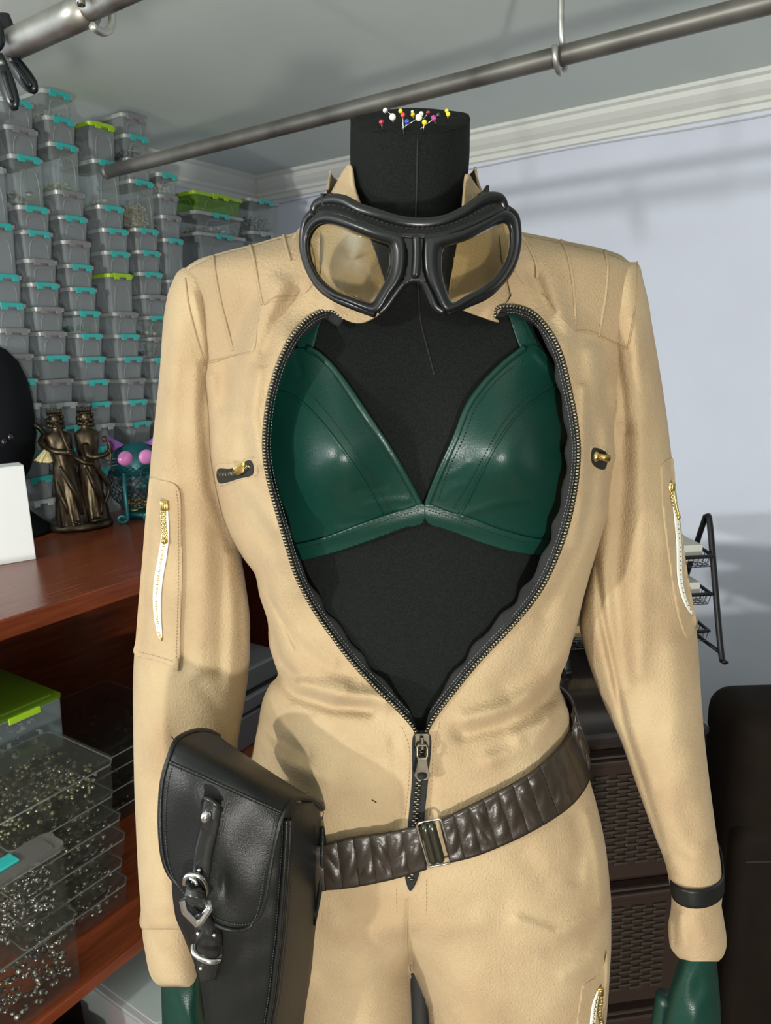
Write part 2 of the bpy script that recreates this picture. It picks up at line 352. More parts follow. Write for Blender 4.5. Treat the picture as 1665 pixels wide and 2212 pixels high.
ORD = ['topmost', 'second from top', 'third from top', 'fourth from top', 'fifth from top', 'sixth from top', 'seventh from top', 'eighth from top', 'ninth from top', 'tenth from top', 'eleventh from top', 'twelfth from top', 'thirteenth from top', 'fourteenth from top', 'fifteenth from top', 'sixteenth from top', 'seventeenth from top', 'eighteenth from top', 'nineteenth from top', 'twentieth from top']
CN = ['first', 'second', 'third', 'fourth', 'fifth', 'sixth', 'seventh', 'eighth', 'ninth']
CW = {'T': 'teal', 'G': 'grey', 'L': 'lime', 'C': 'clear'}
cols = [  # X of the column, width, depth, latch heights measured down the stack with colours
 (1.113, .104, .19, [(2.11, 'G'), (1.98, 'C'), (1.844, 'T'), (1.718, 'T'), (1.646, 'T'), (1.581, 'G'), (1.515, 'G'), (1.449, 'T'), (1.383, 'C'), (1.316, 'T'), (1.249, 'T'), (1.181, 'T'), (1.115, 'C')]),
 (1.221, .104, .19, [(2.155, 'T'), (2.09, 'G'), (2.021, 'T'), (1.897, 'T'), (1.836, 'T'), (1.764, 'G'), (1.703, 'T'), (1.639, 'G'), (1.574, 'G'), (1.509, 'T'), (1.444, 'G'), (1.378, 'C'), (1.312, 'T'), (1.247, 'T'), (1.181, 'G'), (1.115, 'C')]),
 (1.338, .104, .19, [(2.203, 'T'), (2.138, 'T'), (2.073, 'T'), (1.952, 'G'), (1.888, 'T'), (1.823, 'G'), (1.759, 'T'), (1.697, 'T'), (1.632, 'T'), (1.568, 'T'), (1.503, 'T'), (1.437, 'T'), (1.372, 'T'), (1.306, 'C'), (1.241, 'T'), (1.176, 'T'), (1.110, 'G')]),
 (1.470, .104, .19, [(2.153, 'L'), (2.054, 'T'), (1.932, 'T'), (1.869, 'T'), (1.806, 'T'), (1.743, 'L'), (1.632, 'G'), (1.567, 'T'), (1.5, 'T'), (1.434, 'G'), (1.369, 'T'), (1.301, 'T'), (1.236, 'T'), (1.171, 'G'), (1.106, 'T')]),
 (1.587, .104, .19, [(2.2, 'G'), (2.143, 'T'), (2.078, 'C'), (2.019, 'T'), (1.882, 'T'), (1.818, 'T'), (1.755, 'T'), (1.687, 'G'), (1.624, 'T'), (1.559, 'G'), (1.495, 'T'), (1.43, 'G'), (1.365, 'T'), (1.3, 'T'), (1.235, 'T'), (1.17, 'G'), (1.105, 'T')]),
 (1.688, .092, .19, [(2.055, 'T'), (1.994, 'G'), (1.933, 'G'), (1.864, 'T'), (1.74, 'T'), (1.675, 'T'), (1.61, 'G'), (1.545, 'T'), (1.48, 'T'), (1.415, 'G'), (1.35, 'T'), (1.285, 'T'), (1.22, 'T'), (1.155, 'G')]),
 (1.900, .25, .18, [(2.026, 'L'), (1.966, 'T'), (1.899, 'T'), (1.79, 'T'), (1.69, 'T'), (1.59, 'G'), (1.49, 'T'), (1.39, 'T'), (1.29, 'T'), (1.19, 'G')]),
 (2.125, .175, .15, [(2.04, 'T'), (1.93, 'C'), (1.82, 'T'), (1.70, 'T'), (1.58, 'T'), (1.46, 'G'), (1.34, 'T'), (1.22, 'T')])]
CLEAR = {k: None for k in [(1, 2), (2, 0), (2, 2), (3, 1), (4, 1), (4, 3), (5, 0), (6, 0), (6, 1), (7, 0), (7, 1), (4, 8), (4, 9), (2, 8)]}
for ci, (cx, W, Dp, lat) in enumerate(cols):
    zs = [(1.5+(z-1.5)*SC+.007, c) for z, c in lat]    # top of each lid
    for i, (zt, c) in enumerate(zs):
        zb = zs[i+1][0] if i+1 < len(zs) else 1.0
        if zt > H-.004: zt = H-.004
        x = cx*SC-.03*(zt-1.6)+random.uniform(-.002, .002); y = 2.1+Dp/2+random.uniform(-.003, .003)
        putbox('clear' if (ci, i) in CLEAR else 'b', W, Dp, round(zt-zb-.0003, 4), c, x, y, zb, 0,
               'clear lidded box with %s latch, %s in the %s column from the left' % (CW[c], ORD[i], CN[ci]), 'small boxes stacked in a wall on the desk')
        if (ci, i) in CLEAR: CLEAR[(ci, i)] = (x, y, zb, W, Dp, zt-zb)
# visible contents in a few boxes
def grains(name, label, c, sx, sy, sz, n, r, mats, stretch=1):
    mb = MB(); V = []; mi = []; nf = 0
    for i in range(n):
        p = (c[0]+random.uniform(-sx, sx), c[1]+random.uniform(-sy, sy), c[2]+sz*random.random()**1.3); mb.sph(p, r*random.uniform(.7, 1.2), 6, (1, 1, random.uniform(.6, stretch)))
    o = mb.obj(name, mats, None); o.data.polygons.foreach_set('material_index', np.array([random.randrange(len(mats)) for i in range(n) for _ in range(len(mb.F)//n)], dtype=np.int32))
    return tag(o, label, 'beads', None, 'stuff')
GB = mat('gold_bead', (.80, .60, .22), .3, metal=.6); GB2 = mat('pale_gold_bead', (.75, .66, .40), .2, metal=.7); PB = mat('purple_bead', (.10, .05, .22), .3); SB = mat('silver_bead', (.7, .7, .66), .15, metal=.9); DB = mat('dark_bead', (.06, .06, .07), .3, metal=.5); WB = mat('white_spool', (.75, .75, .7), .5); OB = mat('olive_ball', (.35, .40, .12), .4); GR = mat('green_ball', (.05, .3, .12), .6)

def fillbox(k, name, label, frac, n, r, mats, st=1):
    x, y, z, W, Dp, Hh = CLEAR[k]; g = grains(name, label, (x, y, z+.006+r), W*.80/2*.86-r, Dp*.86/2*.9-r, (Hh-.02)*frac-2*r if (Hh-.02)*frac > 2*r else .001, n, r, mats, st); return g
fillbox((4, 3), 'gold_beads', 'gold beads half filling the tall box under the rod end', .62, 420, .0042, [GB, GB, GB2])
fillbox((4, 1), 'purple_beads', 'dark purple beads in the box above the rod end', .75, 160, .004, [PB, PB, DB, SB])
fillbox((1, 2), 'olive_balls', 'olive and blue balls in the tall box near the clamps', .45, 14, .013, [OB, OB, WB, PB])
fillbox((2, 0), 'clear_beads', 'pale beads heaped in the highest box against the ceiling', .4, 120, .004, [SB, WB])
fillbox((2, 2), 'cream_shells', 'cream shells lying in the tall grey box in second full column', .25, 26, .009, [WB, OB])
fillbox((3, 1), 'white_trinkets', 'white trinkets at the bottom of the tall box under the lime lid', .2, 18, .009, [WB])
fillbox((5, 0), 'white_pattern_discs', 'white discs packed in the box behind the rod end', .9, 60, .008, [WB])
fillbox((6, 1), 'white_spools', 'white spools in the wide flat box under the lime lid box', .6, 60, .010, [WB])
fillbox((6, 0), 'silver_trinkets', 'silver trinkets low in the lime lidded wide box', .25, 90, .005, [SB, WB])
fillbox((7, 0), 'silver_chain', 'dark silver chain pieces in the box nearest the left shoulder', .6, 220, .005, [DB, SB])
fillbox((2, 8), 'green_balls', 'green balls in a box of the third column', .5, 20, .009, [GR])
fillbox((4, 8), 'tan_discs', 'tan trinkets in a box beside the left sleeve', .5, 30, .008, [OB, WB, DB])
fillbox((4, 9), 'silver_caps', 'silver caps in a box beside the left sleeve', .4, 30, .008, [SB, DB])
# ------------------------------------------------------------------ the figure: body surface
DC = .66
BODY = [  # y, left, right, Dc, depth of front, depth of back   (black jersey form)
 (258, 757, 1015, .66, .054, .054), (330, 756, 1014, .66, .056, .056), (420, 762, 1006, .66, .056, .056), (480, 768, 1000, .66, .055, .06), (520, 740, 1035, .66, .055, .07),
 (545, 640, 1120, .66, .052, .085), (570, 545, 1230, .66, .055, .09), (620, 470, 1300, .66, .060, .095), (700, 455, 1320, .66, .068, .10), (800, 470, 1300, .66, .080, .10),
 (900, 490, 1290, .66, .090, .10), (1000, 500, 1280, .66, .095, .10), (1100, 510, 1270, .66, .088, .095), (1200, 545, 1240, .66, .078, .085), (1300, 580, 1215, .66, .073, .078), (1400, 605, 1200, .66, .070, .074),
 (1450, 612, 1195, .66, .070, .074), (1550, 600, 1205, .66, .076, .08), (1700, 560, 1240, .66, .082, .095), (1800, 560, 1240, .66, .070, .09), (1880, 640, 1150, .66, .045, .07)]
JUMP = [
 (498, 655, 1100, .66, .058, .07), (512, 600, 1170, .66, .062, .085), (528, 545, 1240, .66, .064, .093), (545, 478, 1312, .66, .067, .097), (562, 425, 1355, .66, .070, .10), (585, 398, 1374, .66, .073, .10), (620, 396, 1380, .66, .077, .102), (700, 404, 1376, .66, .084, .106), (800, 425, 1358, .66, .094, .108),
 (900, 440, 1345, .66, .103, .108), (1000, 450, 1335, .66, .108, .106), (1100, 472, 1318, .66, .103, .100), (1150, 492, 1302, .66, .098, .097), (1205, 525, 1285, .66, .093, .092), (1245, 552, 1273, .66, .091, .09), (1285, 560, 1262, .66, .089, .088), (1350, 579, 1246, .66, .087, .086),
 (1390, 581, 1235, .66, .085, .085), (1430, 592, 1224, .66, .084, .085), (1457, 600, 1212, .66, .084, .086), (1480, 582, 1208, .66, .085, .088), (1510, 568, 1216, .66, .087, .092), (1540, 561, 1229, .66, .090, .095), (1575, 555, 1232, .66, .092, .098), (1610, 548, 1242, .66, .093, .102), (1650, 538, 1262, .66, .094, .106), (1700, 525, 1278, .66, .096, .11),
 (1760, 505, 1294, .66, .099, .116), (1830, 488, 1308, .66, .103, .123), (1900, 480, 1316, .66, .105, .128), (1960, 476, 1320, .66, .105, .13), (2030, 474, 1320, .66, .103, .125), (2100, 474, 1317, .66, .10, .115), (2212, 486, 1309, .66, .095, .105), (2270, 496, 1300, .66, .093, .10)]
BUSTS = [(735, 985, 118, 128, .030), (1095, 985, 118, 128, .030)]
def sect(s, n=2.35):
    return np.clip(1-np.abs(np.clip(s, -1, 1))**n, 0, 1)**(1/n)
def front(px, py, tab, bust=1., legmix=None):
    L, Rr, dc, bf, bb = pinterp(py, tab); xc = (L+Rr)/2; hw = (Rr-L)/2; s = (px-xc)/hw
    g = sect(s)
    D = dc-bf*g
    for (bx, by, sx, sy, am) in BUSTS:
        D = D-bust*am*np.exp(-((px-bx)/sx)**2-((py-by)/sy)**2*np.where(py > by, 1.25, .8))
    if legmix is not None:
        t = np.clip((py-1990)/120., 0, 1); t = t*t*(3-2*t)
        eL = np.interp(py, [1900, 2090, 2150, 2212, 2270], [884, 886, 891, 894, 894]); eR = np.interp(py, [1900, 2090, 2120, 2165, 2212, 2270], [884, 886.5, 899, 918, 926, 928])
        sl = np.where(px < (eL+eR)/2, (px-(L+eL)/2)/((eL-L)/2), (px-(eR+Rr)/2)/((Rr-eR)/2)); g2 = sect(sl, 2.2)
        D = D+t*bf*(g-g2)*np.where(np.abs(s) < .93, 1., 0)*np.exp(-(np.maximum(0, np.maximum(eL-px, px-eR))/110.)**2)
    return D
def strokes(px, py, ST):
    d = np.zeros_like(px)
    for st in ST:
        pts, wd, am = st[0], st[1], st[2]; best = None
        for a, b in zip(pts[:-1], pts[1:]):
            ax, ay = a; bx, by = b; L2 = (bx-ax)**2+(by-ay)**2; t = np.clip(((px-ax)*(bx-ax)+(py-ay)*(by-ay))/L2, 0, 1)
            q = (px-ax-t*(bx-ax))**2+(py-ay-t*(by-ay))**2; best = q if best is None else np.minimum(best, q)
        L0 = pts[0]; L1 = pts[-1]
        # fade along the ends comes from the distance itself; asymmetric profile if asked
        d += am*np.exp(-best/wd**2)
    return d
# positive = towards the viewer (metres)
JF = [([(602, 1462), (640, 1500), (720, 1525), (800, 1530)], 16, -.0060), ([(598, 1432), (650, 1478), (730, 1503), (830, 1512)], 22, .0070), ([(590, 1330), (640, 1430), (740, 1480)], 20, .0035),
 ([(585, 1365), (600, 1420), (640, 1465)], 9, -.0045), ([(1215, 1462), (1160, 1520), (1080, 1562), (1000, 1580)], 22, -.0060), ([(1235, 1400), (1190, 1470), (1110, 1530), (1010, 1560)], 22, .0060), ([(1225, 1500), (1180, 1560), (1120, 1590)], 18, .004), ([(1200, 1330), (1170, 1400), (1090, 1480)], 30, -.003),
 ([(600, 1290), (650, 1370), (720, 1430)], 14, .002), ([(580, 1290), (620, 1360), (640, 1400)], 5, -.0016), ([(560, 1555), (600, 1600), (660, 1630)], 16, -.003), ([(556, 1590), (620, 1650), (700, 1680)], 20, .003), ([(1190, 1560), (1150, 1610), (1060, 1640)], 18, .003),
 ([(540, 650), (500, 760), (480, 870)], 26, -.004), ([(600, 620), (560, 700), (530, 780), (520, 900)], 30, .006), ([(640, 630), (600, 690), (570, 760)], 14, -.003), ([(500, 900), (500, 1000), (520, 1080)], 20, .003), ([(455, 820), (465, 900), (470, 980)], 18, .004),
 ([(560, 800), (545, 900), (560, 1000)], 14, .004), ([(500, 1060), (540, 1130), (590, 1180)], 20, -.003), ([(525, 1040), (575, 1110), (600, 1140)], 16, .003), ([(560, 1180), (590, 1260), (620, 1330)], 18, .002),
 ([(1275, 760), (1290, 880), (1320, 980)], 20, .006), ([(1300, 850), (1290, 960), (1275, 1060)], 20, -.004), ([(1260, 840), (1262, 960), (1262, 1060), (1240, 1180)], 12, .0035), ([(1320, 1000), (1290, 1120), (1230, 1290), (1180, 1400)], 26, .004), ([(1340, 900), (1325, 980), (1310, 1080)], 14, -.006), ([(1270, 1120), (1230, 1230), (1170, 1320)], 16, -.003),
 ([(1180, 560), (1200, 640), (1220, 740)], 24, .003), ([(1150, 590), (1180, 660), (1210, 720)], 14, -.003), ([(940, 1400+240), (1000, 1660), (1060, 1650)], 26, .0015),
 ([(1100, 1950), (1180, 1990), (1260, 1960)], 26, -.0012), ([(1120, 1990), (1200, 2020), (1290, 1970)], 16, .0025), ([(1190, 2060), (1260, 2060), (1315, 1990)], 18, -.0012), ([(1220, 2110), (1290, 2060)], 14, .0022), ([(1130, 1850), (1180, 1900), (1220, 1880)], 30, -.002), ([(1240, 1760), (1255, 1830), (1245, 1900)], 16, -.002), ([(1270, 1760), (1290, 1850), (1300, 1950)], 10, .002),
 ([(930, 1900), (990, 1960), (1080, 1950)], 30, -.0015), ([(900, 2060), (960, 2010), (1040, 1990)], 24, .0015), ([(870, 2060), (800, 2010), (720, 1990)], 26, .0015), ([(884, 1945), (881, 2000), (884, 2080)], 5, -.0022), ([(700, 1940), (760, 1980), (840, 1960)], 30, -.002), ([(700, 2100), (760, 2060), (830, 2060)], 25, -.002),
 ([(650, 1700), (760, 1740), (860, 1750)], 30, -.0015), ([(760, 1560), (800, 1600), (880, 1640)], 30, .0018),
 ([(630, 1100), (600, 1010), (590, 900)], 12, .002), ([(850, 1600), (858, 1700), (860, 1780)], 12, -.0012), ([(940, 1600), (934, 1700), (930, 1780)], 10, -.0012)]
HIPF = [([(880, 1935), (884, 2100)], 5, -.003)]
ZL = [(745, 688), (722, 672), (698, 670), (668, 684), (640, 712), (618, 745), (600, 785), (587, 825), (577, 870), (570, 930), (570, 985), (580, 1045), (598, 1110), (618, 1180), (640, 1248), (672, 1310), (708, 1364), (760, 1432), (812, 1488), (860, 1535), (888, 1566), (902, 1590)]
ZR = [(1068, 686), (1068, 668), (1086, 660), (1118, 661), (1150, 673), (1176, 698), (1200, 734), (1218, 780), (1232, 840), (1244, 900), (1251, 960), (1249, 1020), (1240, 1080), (1226, 1140), (1207, 1195), (1180, 1255), (1150, 1302), (1108, 1352), (1062, 1400), (1022, 1444), (985, 1490), (955, 1528), (934, 1558), (918, 1590)]
EDG = [(ZL[5:15], 50, .025), (ZR[6:16], 50, .022)]
def jump(px, py):
    """jumpsuit front surface"""
    px = np.asarray(px, float); py = np.asarray(py, float)
    D = front(px, py, JUMP, .85, legmix=1)
    D = D-1.9*strokes(px, py, JF)*np.clip((py-540)/60, 0, 1)-strokes(px, py, EDG)
    # broad low undulation of soft cloth
    D = D-.0012*np.sin(px/47.+py/90.)*np.sin(py/61.-px/120.)*np.clip((py-600)/150, 0, 1)
    return D
def body(px, py): return front(np.asarray(px, float), np.asarray(py, float), BODY, 1.)
def ring_surface(tab, ys, nf, nb, dfun, hole=None, sol=None, ybend=None):
    """closed tube around the figure from image rows; front half follows dfun, back half is an ellipse"""
    ys = np.asarray(ys, float); L, Rr, dc, bf, bb = pinterp(ys, tab); xc = (L+Rr)/2; hw = (Rr-L)/2
    th = np.concatenate([np.linspace(math.pi, 0, nf), -np.linspace(0, math.pi, nb+2)[1:-1]])
    c = np.cos(th)[None, :]; PX = xc[:, None]+hw[:, None]*c; PY = np.repeat(ys[:, None], len(th), 1)
    fr = (np.arange(len(th)) < nf)
    D = np.zeros_like(PX); D[:, fr] = dfun(PX[:, fr], PY[:, fr])
    edge = np.sqrt(np.clip(1-c[:, fr]**2, 0, 1)); D[:, fr] = dc[:, None]+(D[:, fr]-dc[:, None])*np.clip(edge*14, 0, 1)
    sb = sect(c[:, ~fr], 2.2); Db = dc[:, None]+bb[:, None]*sb; D[:, ~fr] = Db; PX[:, ~fr] = xc[:, None]+hw[:, None]*c[:, ~fr]*(dc[:, None]/Db)
    V = at(PX, PY, D=D)
    # back half keeps the height of its row at the silhouette
    zs = V[:, [0, nf-1], 2].mean(1); V[:, ~fr, 2] = zs[:, None]
    if ybend is not None: V[:, :, 2] += ybend(PX, PY, fr)
    return PX, PY, D, V, fr
def cutgrid(PX, PY, V, fr, hole, dfun):
    nr, nc = PX.shape; ins = np.zeros((nr, nc), bool); ins[:, fr] = inpoly(PX[:, fr], PY[:, fr], hole)
    nb = np.zeros_like(ins)
    for di in (-1, 0, 1):
        for dj in (-1, 0, 1):
            nb |= np.roll(np.roll(~ins, di, 0), dj, 1)
    sn = ins & nb
    q = nearest(PX[sn], PY[sn], hole); PX[sn] = q[:, 0]; PY[sn] = q[:, 1]; V[sn] = at(PX[sn], PY[sn], D=dfun(PX[sn], PY[sn]))
    f = []
    for q in gridf(nr, nc, True):
        a = [ins.ravel()[k] for k in q]; s = [sn.ravel()[k] for k in q]
        if all(a): continue
        if any(a[k] and not s[k] for k in range(4)): continue
        f.append(q)
    return f
def compact(V, f):
    V = V.reshape(-1, 3); used = np.unique(np.array([a for q in f for a in q])); m = -np.ones(len(V), int); m[used] = np.arange(len(used))
    return V[used], [tuple(m[a] for a in q) for q in f]
def relief(poly, dfun, step, thick, name, m, parent=None, n=None, **k):
    """a sheet of real thickness cut to an outline and laid on a depth function"""
    P = cat([tuple(p) for p in poly], n or max(24, int(sum(math.dist(poly[i], poly[i-1]) for i in range(len(poly)))/step)), closed=True) if k.pop('curve', True) else np.array(poly, float)
    x0, y0 = P.min(0)-step; x1, y1 = P.max(0)+step
    xs = np.arange(x0, x1+step, step); ys = np.arange(y0, y1+step, step); PX, PY = np.meshgrid(xs, ys); ins = inpoly(PX, PY, P)
    nb = np.zeros_like(ins)
    for di in (-1, 0, 1):
        for dj in (-1, 0, 1): nb |= np.roll(np.roll(ins, di, 0), dj, 1)
    out = (~ins) & nb; q = nearest(PX[out], PY[out], P); PX[out] = q[:, 0]; PY[out] = q[:, 1]
    keep = ins | out; nc = PX.shape[1]; f = []
    for q in gridf(PX.shape[0], nc):
        if all(keep.ravel()[a] for a in q) and any(ins.ravel()[a] for a in q): f.append(q)
    V = at(PX, PY, D=dfun(PX, PY)); V, f = compact(V, f)
    if thick: k.setdefault('sol', thick)
    return mesh(name, V, f, m, parent, **k)
def path3(pts, n, dfun, off=0., closed=False):
    P = cat(pts, n, closed); return at(P[:, 0], P[:, 1], D=dfun(P[:, 0], P[:, 1])-off), P
def stitches(pts, dfun, off, pitch, r, mb, closed=False, ln=.62):
    P = cat(pts, 400, closed); d = np.r_[0, np.cumsum(np.linalg.norm(np.diff(P, axis=0), axis=1))]
    k = int(d[-1]/pitch)
    for i in range(k):
        s = np.linspace(i*pitch, i*pitch+pitch*ln, 3); x = np.interp(s, d, P[:, 0]); y = np.interp(s, d, P[:, 1])
        mb.tube(at(x, y, D=dfun(x, y)-off), [r*.6, r, r*.6], 5)
    return mb
def seam(pts, dfun, off, r, mb, n=60, w=6, flat=.6):
    V, P = path3(pts, n, dfun, off); mb.tube(V, r, w, flat=flat, ref=-FW); return mb
# ------------------------------------------------------------------ black dress form
base = M3(.02, .66, 0)
form = thing('dress_form', 'black jersey dress form mannequin with a flat topped neck', 'mannequin', tuple(base))
ys = np.concatenate([np.arange(262, 520, 7), np.arange(520, 640, 6), np.arange(640, 1881, 12)])
PX, PY, D, V, fr = ring_surface(BODY, ys, 90, 26, body)
# the neck top is tilted: near rim low, far rim high
rowf = np.clip((440-PY)/178, 0, 1)**1.2; dd = (V@FW)-.66
V[:, :, 2] += rowf*np.where(dd < 0, .172, .41)*dd
f = gridf(len(ys), PX.shape[1], True); nV = V.reshape(-1, 3)
top = V[0]; cen = (top[0]+top[89])/2+np.array([0, 0, .001]); rings = [nV]; n0 = len(nV); nc = PX.shape[1]; F2 = list(f)
edge = top; prev = 0
caps = []
for i, (k, zz) in enumerate([(.975, .0026), (.90, .0036), (.75, .004), (.5, .0045), (.25, .0045), (.06, .0045)]):
    rr = cen+(edge-cen)*k; rr[:, 2] = edge[:, 2]*k+cen[2]*(1-k)+zz+.0007*np.sin(np.arange(nc)*.31+i)*(.4 < k < .95); caps.append(rr)
allV = np.vstack([nV]+caps)
for i in range(len(caps)):
    a0 = 0 if i == 0 else n0+(i-1)*nc; b0 = n0+i*nc
    for j in range(nc): F2.append((a0+j, a0+(j+1) % nc, b0+(j+1) % nc, b0+j))
F2.append(tuple(n0+(len(caps)-1)*nc+j for j in range(nc)))
bot = (len(ys)-1)*nc; F2.append(tuple(bot+j for j in range(nc))[::-1])
mesh('jersey_torso', allV, [q[::-1] for q in F2], VELVET, form)
TOPR = edge; TOPC = cen
mb = MB(); rim = np.vstack([edge])*1.; rim[:, 2] += .0005; idx = [j for j in range(nc)]
rimw = cen+(edge-cen)*.985; rimw[:, 2] = edge[:, 2]+.0012+.0006*np.sin(np.arange(nc)*.5); mb.tube(rimw, .0011, 6, closed=True); mb.obj('neck_seam', VELVET, form)
mb = MB(); seam([(902, 300), (900, 400), (898, 500), (903, 620), (908, 690), (925, 760), (938, 810)], body, .0005, .0007, mb); mb.obj('front_seam', BLACKTH, form)
METAL_D = mat('stand_metal', (.02, .02, .02), .7, metal=.3)
zb = float(V[-1, :, 2].min())
mb = MB(); mb.tube([base+np.array([0, 0, .02]), base+np.array([0, 0, zb+.02])], .014, 16); mb.obj('stand_pole', METAL_D, form)
mb = MB(); mb.lathe(base, [(.001, .0), (.17, .0), (.175, .006), (.16, .014), (.03, .02), (.02, .035), (.001, .036)], 40); mb.obj('stand_base', METAL_D, form)
# ------------------------------------------------------------------ jumpsuit
suit = thing('jumpsuit', 'tan suede long sleeved jumpsuit unzipped to the waist on the dress form', 'jumpsuit', tuple(base+np.array([0, 0, .1])))
zl = cat(ZL, 160); zr = cat(ZR, 160)
hole = np.vstack([zl, zr[::-1], [(1105, 640), (1085, 560), (1075, 470), (1070, 400), (690, 400), (690, 470), (690, 560), (700, 640)]])
ys = np.concatenate([np.arange(498, 600, 4), np.arange(600, 2266, 5.5)])
PX, PY, D, V, fr = ring_surface(JUMP, ys, 200, 30, jump)
f = cutgrid(PX, PY, V, fr, hole, jump)
# gap between the legs, cut through front and back
gap = np.array([(886.3, 2092), (899, 2120), (918, 2165), (926, 2212), (928, 2272), (894, 2272), (894, 2212), (891, 2150)]); bk = ~fr
ing = inpoly(PX, PY, gap); ing[:, bk] = inpoly((PX[:, bk]-887)*((V[:, bk] @ FW)/.66)+887, PY[:, bk], gap+np.array([0, 14]))
nbr = np.zeros_like(ing)
for di in (-1, 0, 1):
    for dj in (-1, 0, 1): nbr |= np.roll(np.roll(~ing, di, 0), dj, 1)
sn2 = ing & nbr & fr[None, :]; qn = nearest(PX[sn2], PY[sn2], gap); PX[sn2] = qn[:, 0]; PY[sn2] = qn[:, 1]; V[sn2] = at(qn[:, 0], qn[:, 1], D=jump(qn[:, 0], qn[:, 1]))
gi = ing.ravel(); f = [q for q in f if not any(gi[k] and not sn2.ravel()[k] for k in q) and not all(gi[k] for k in q)]
V1, f1 = compact(V, f)
mesh('bodice', V1, f1, SUEDE, suit, sol=.0016)
yk = lambda x, y: jump(x, y)-.0007
relief([(404, 592), (408, 660), (424, 730), (439, 784), (505, 769), (547, 758), (556, 700), (572, 656), (640, 645), (680, 600), (664, 512), (610, 514), (545, 532), (478, 549), (430, 569)], yk, 5, .0010, 'shoulder_yoke', SUEDE_Y, suit)
relief([(1371, 575), (1371, 640), (1365, 700), (1354, 750), (1300, 727), (1243, 714), (1213, 690), (1176, 640), (1120, 600), (1098, 512), (1166, 516), (1238, 531), (1310, 548), (1352, 564)], yk, 5, .0010, 'shoulder_yoke', SUEDE_Y, suit)
# legs
LEGL = [(2060, 474, 886, .66, .10, .115), (2100, 474, 886.5, .66, .10, .115), (2212, 490, 894, .66, .09, .10), (2400, 530, 885, .66, .08, .09), (2700, 610, 880, .67, .065, .07), (3000, 650, 870, .68, .055, .06), (3250, 670, 860, .68, .052, .056)]
LEGR = [(2060, 884, 1320, .66, .10, .115), (2100, 885.5, 1317, .66, .10, .115), (2130, 903, 1315, .66, .097, .108), (2165, 918, 1312, .66, .096, .105), (2212, 926, 1308, .66, .09, .10), (2400, 925, 1275, .66, .08, .09), (2700, 925, 1200, .67, .065, .07), (3000, 930, 1160, .68, .055, .06), (3250, 935, 1140, .68, .052, .056)]
def legf(tab, xm):
    def g(px, py):
        L, Rr, dc, bf, bb = pinterp(py, tab); s = (px-(L+Rr)/2)/((Rr-L)/2); d1 = dc-bf*sect(s, 2.2)
        t = np.clip((py-2262)/90, 0, 1); t = t*t*(3-2*t); d0 = jump(px, np.minimum(py, 2268)); return d0*(1-t)+d1*t-strokes(px, py, [([(890, 2080), (905, 2150), (915, 2212)], 9, .002)])
    return g
for tab, nm in ((LEGL, 'trouser_leg'), (LEGR, 'trouser_leg')):
    ys2 = np.r_[2262, np.arange(2266, 3250, 22)]; g = legf(tab, 885)
    PX2, PY2, D2, V2, fr2 = ring_surface(tab, ys2, 90, 26, g); mesh(nm, V2.reshape(-1, 3), gridf(len(ys2), PX2.shape[1], True), SUEDE, suit, sol=.0016)
# sleeves
SLL = [(578, 396, 424, .668, .02, .02), (588, 383, 445, .668, .032, .035), (600, 376, 458, .668, .04, .045), (640, 361, 468, .67, .050, .055), (700, 352, 474, .67, .054, .06), (800, 345, 476, .67, .056, .062), (900, 335, 482, .672, .056, .062), (1000, 325, 492, .675, .055, .060), (1100, 318, 505, .677, .054, .058), (1200, 309, 520, .68, .053, .056), (1250, 303, 529, .68, .053, .056), (1350, 297, 540, .68, .052, .054), (1400, 291, 540, .68, .052, .054), (1450, 288, 537, .675, .05, .052), (1500, 287, 531, .67, .05, .05), (1600, 288, 515, .66, .048, .048), (1700, 290, 505, .65, .046, .046), (1800, 294, 480, .64, .044, .044), (1900, 299, 455, .63, .042, .042), (1975, 304, 440, .625, .040, .040), (1995, 301, 436, .625, .041, .041), (2008, 307, 430, .625, .038, .038)]
SLR = [(566, 1352, 1376, .668, .02, .02), (578, 1332, 1383, .668, .032, .035), (600, 1318, 1388, .668, .04, .045), (650, 1306, 1400, .67, .05, .055), (700, 1303, 1408, .67, .054, .06), (800, 1300, 1425, .67, .056, .062), (900, 1298, 1440, .672, .056, .062), (1000, 1290, 1452, .675, .055, .06), (1100, 1284, 1465, .677, .054, .058), (1200, 1278, 1478, .68, .053, .056), (1300, 1258, 1495, .68, .053, .056), (1345, 1251, 1502, .68, .053, .055), (1400, 1262, 1508, .675, .052, .054), (1500, 1296, 1514, .67, .05, .05), (1600, 1340, 1522, .66, .046, .046), (1700, 1376, 1533, .65, .042, .042), (1800, 1412, 1546, .64, .038, .038), (1870, 1438, 1556, .635, .035, .035), (1910, 1446, 1560, .63, .032, .032), (1935, 1450, 1560, .63, .031, .031), (1960, 1449, 1558, .63, .032, .032), (2000, 1443, 1564, .63, .034, .034), (2040, 1446, 1569, .63, .035, .035), (2066, 1462, 1562, .63, .033, .033), (2076, 1475, 1552, .63, .030, .030)]
CUFL = [(1990, 306, 428, .625, .036, .036), (2015, 307, 430, .625, .037, .037), (2060, 314, 432, .625, .038, .038), (2100, 322, 432, .625, .038, .038), (2122, 334, 428, .625, .036, .036), (2132, 350, 420, .625, .031, .031)]
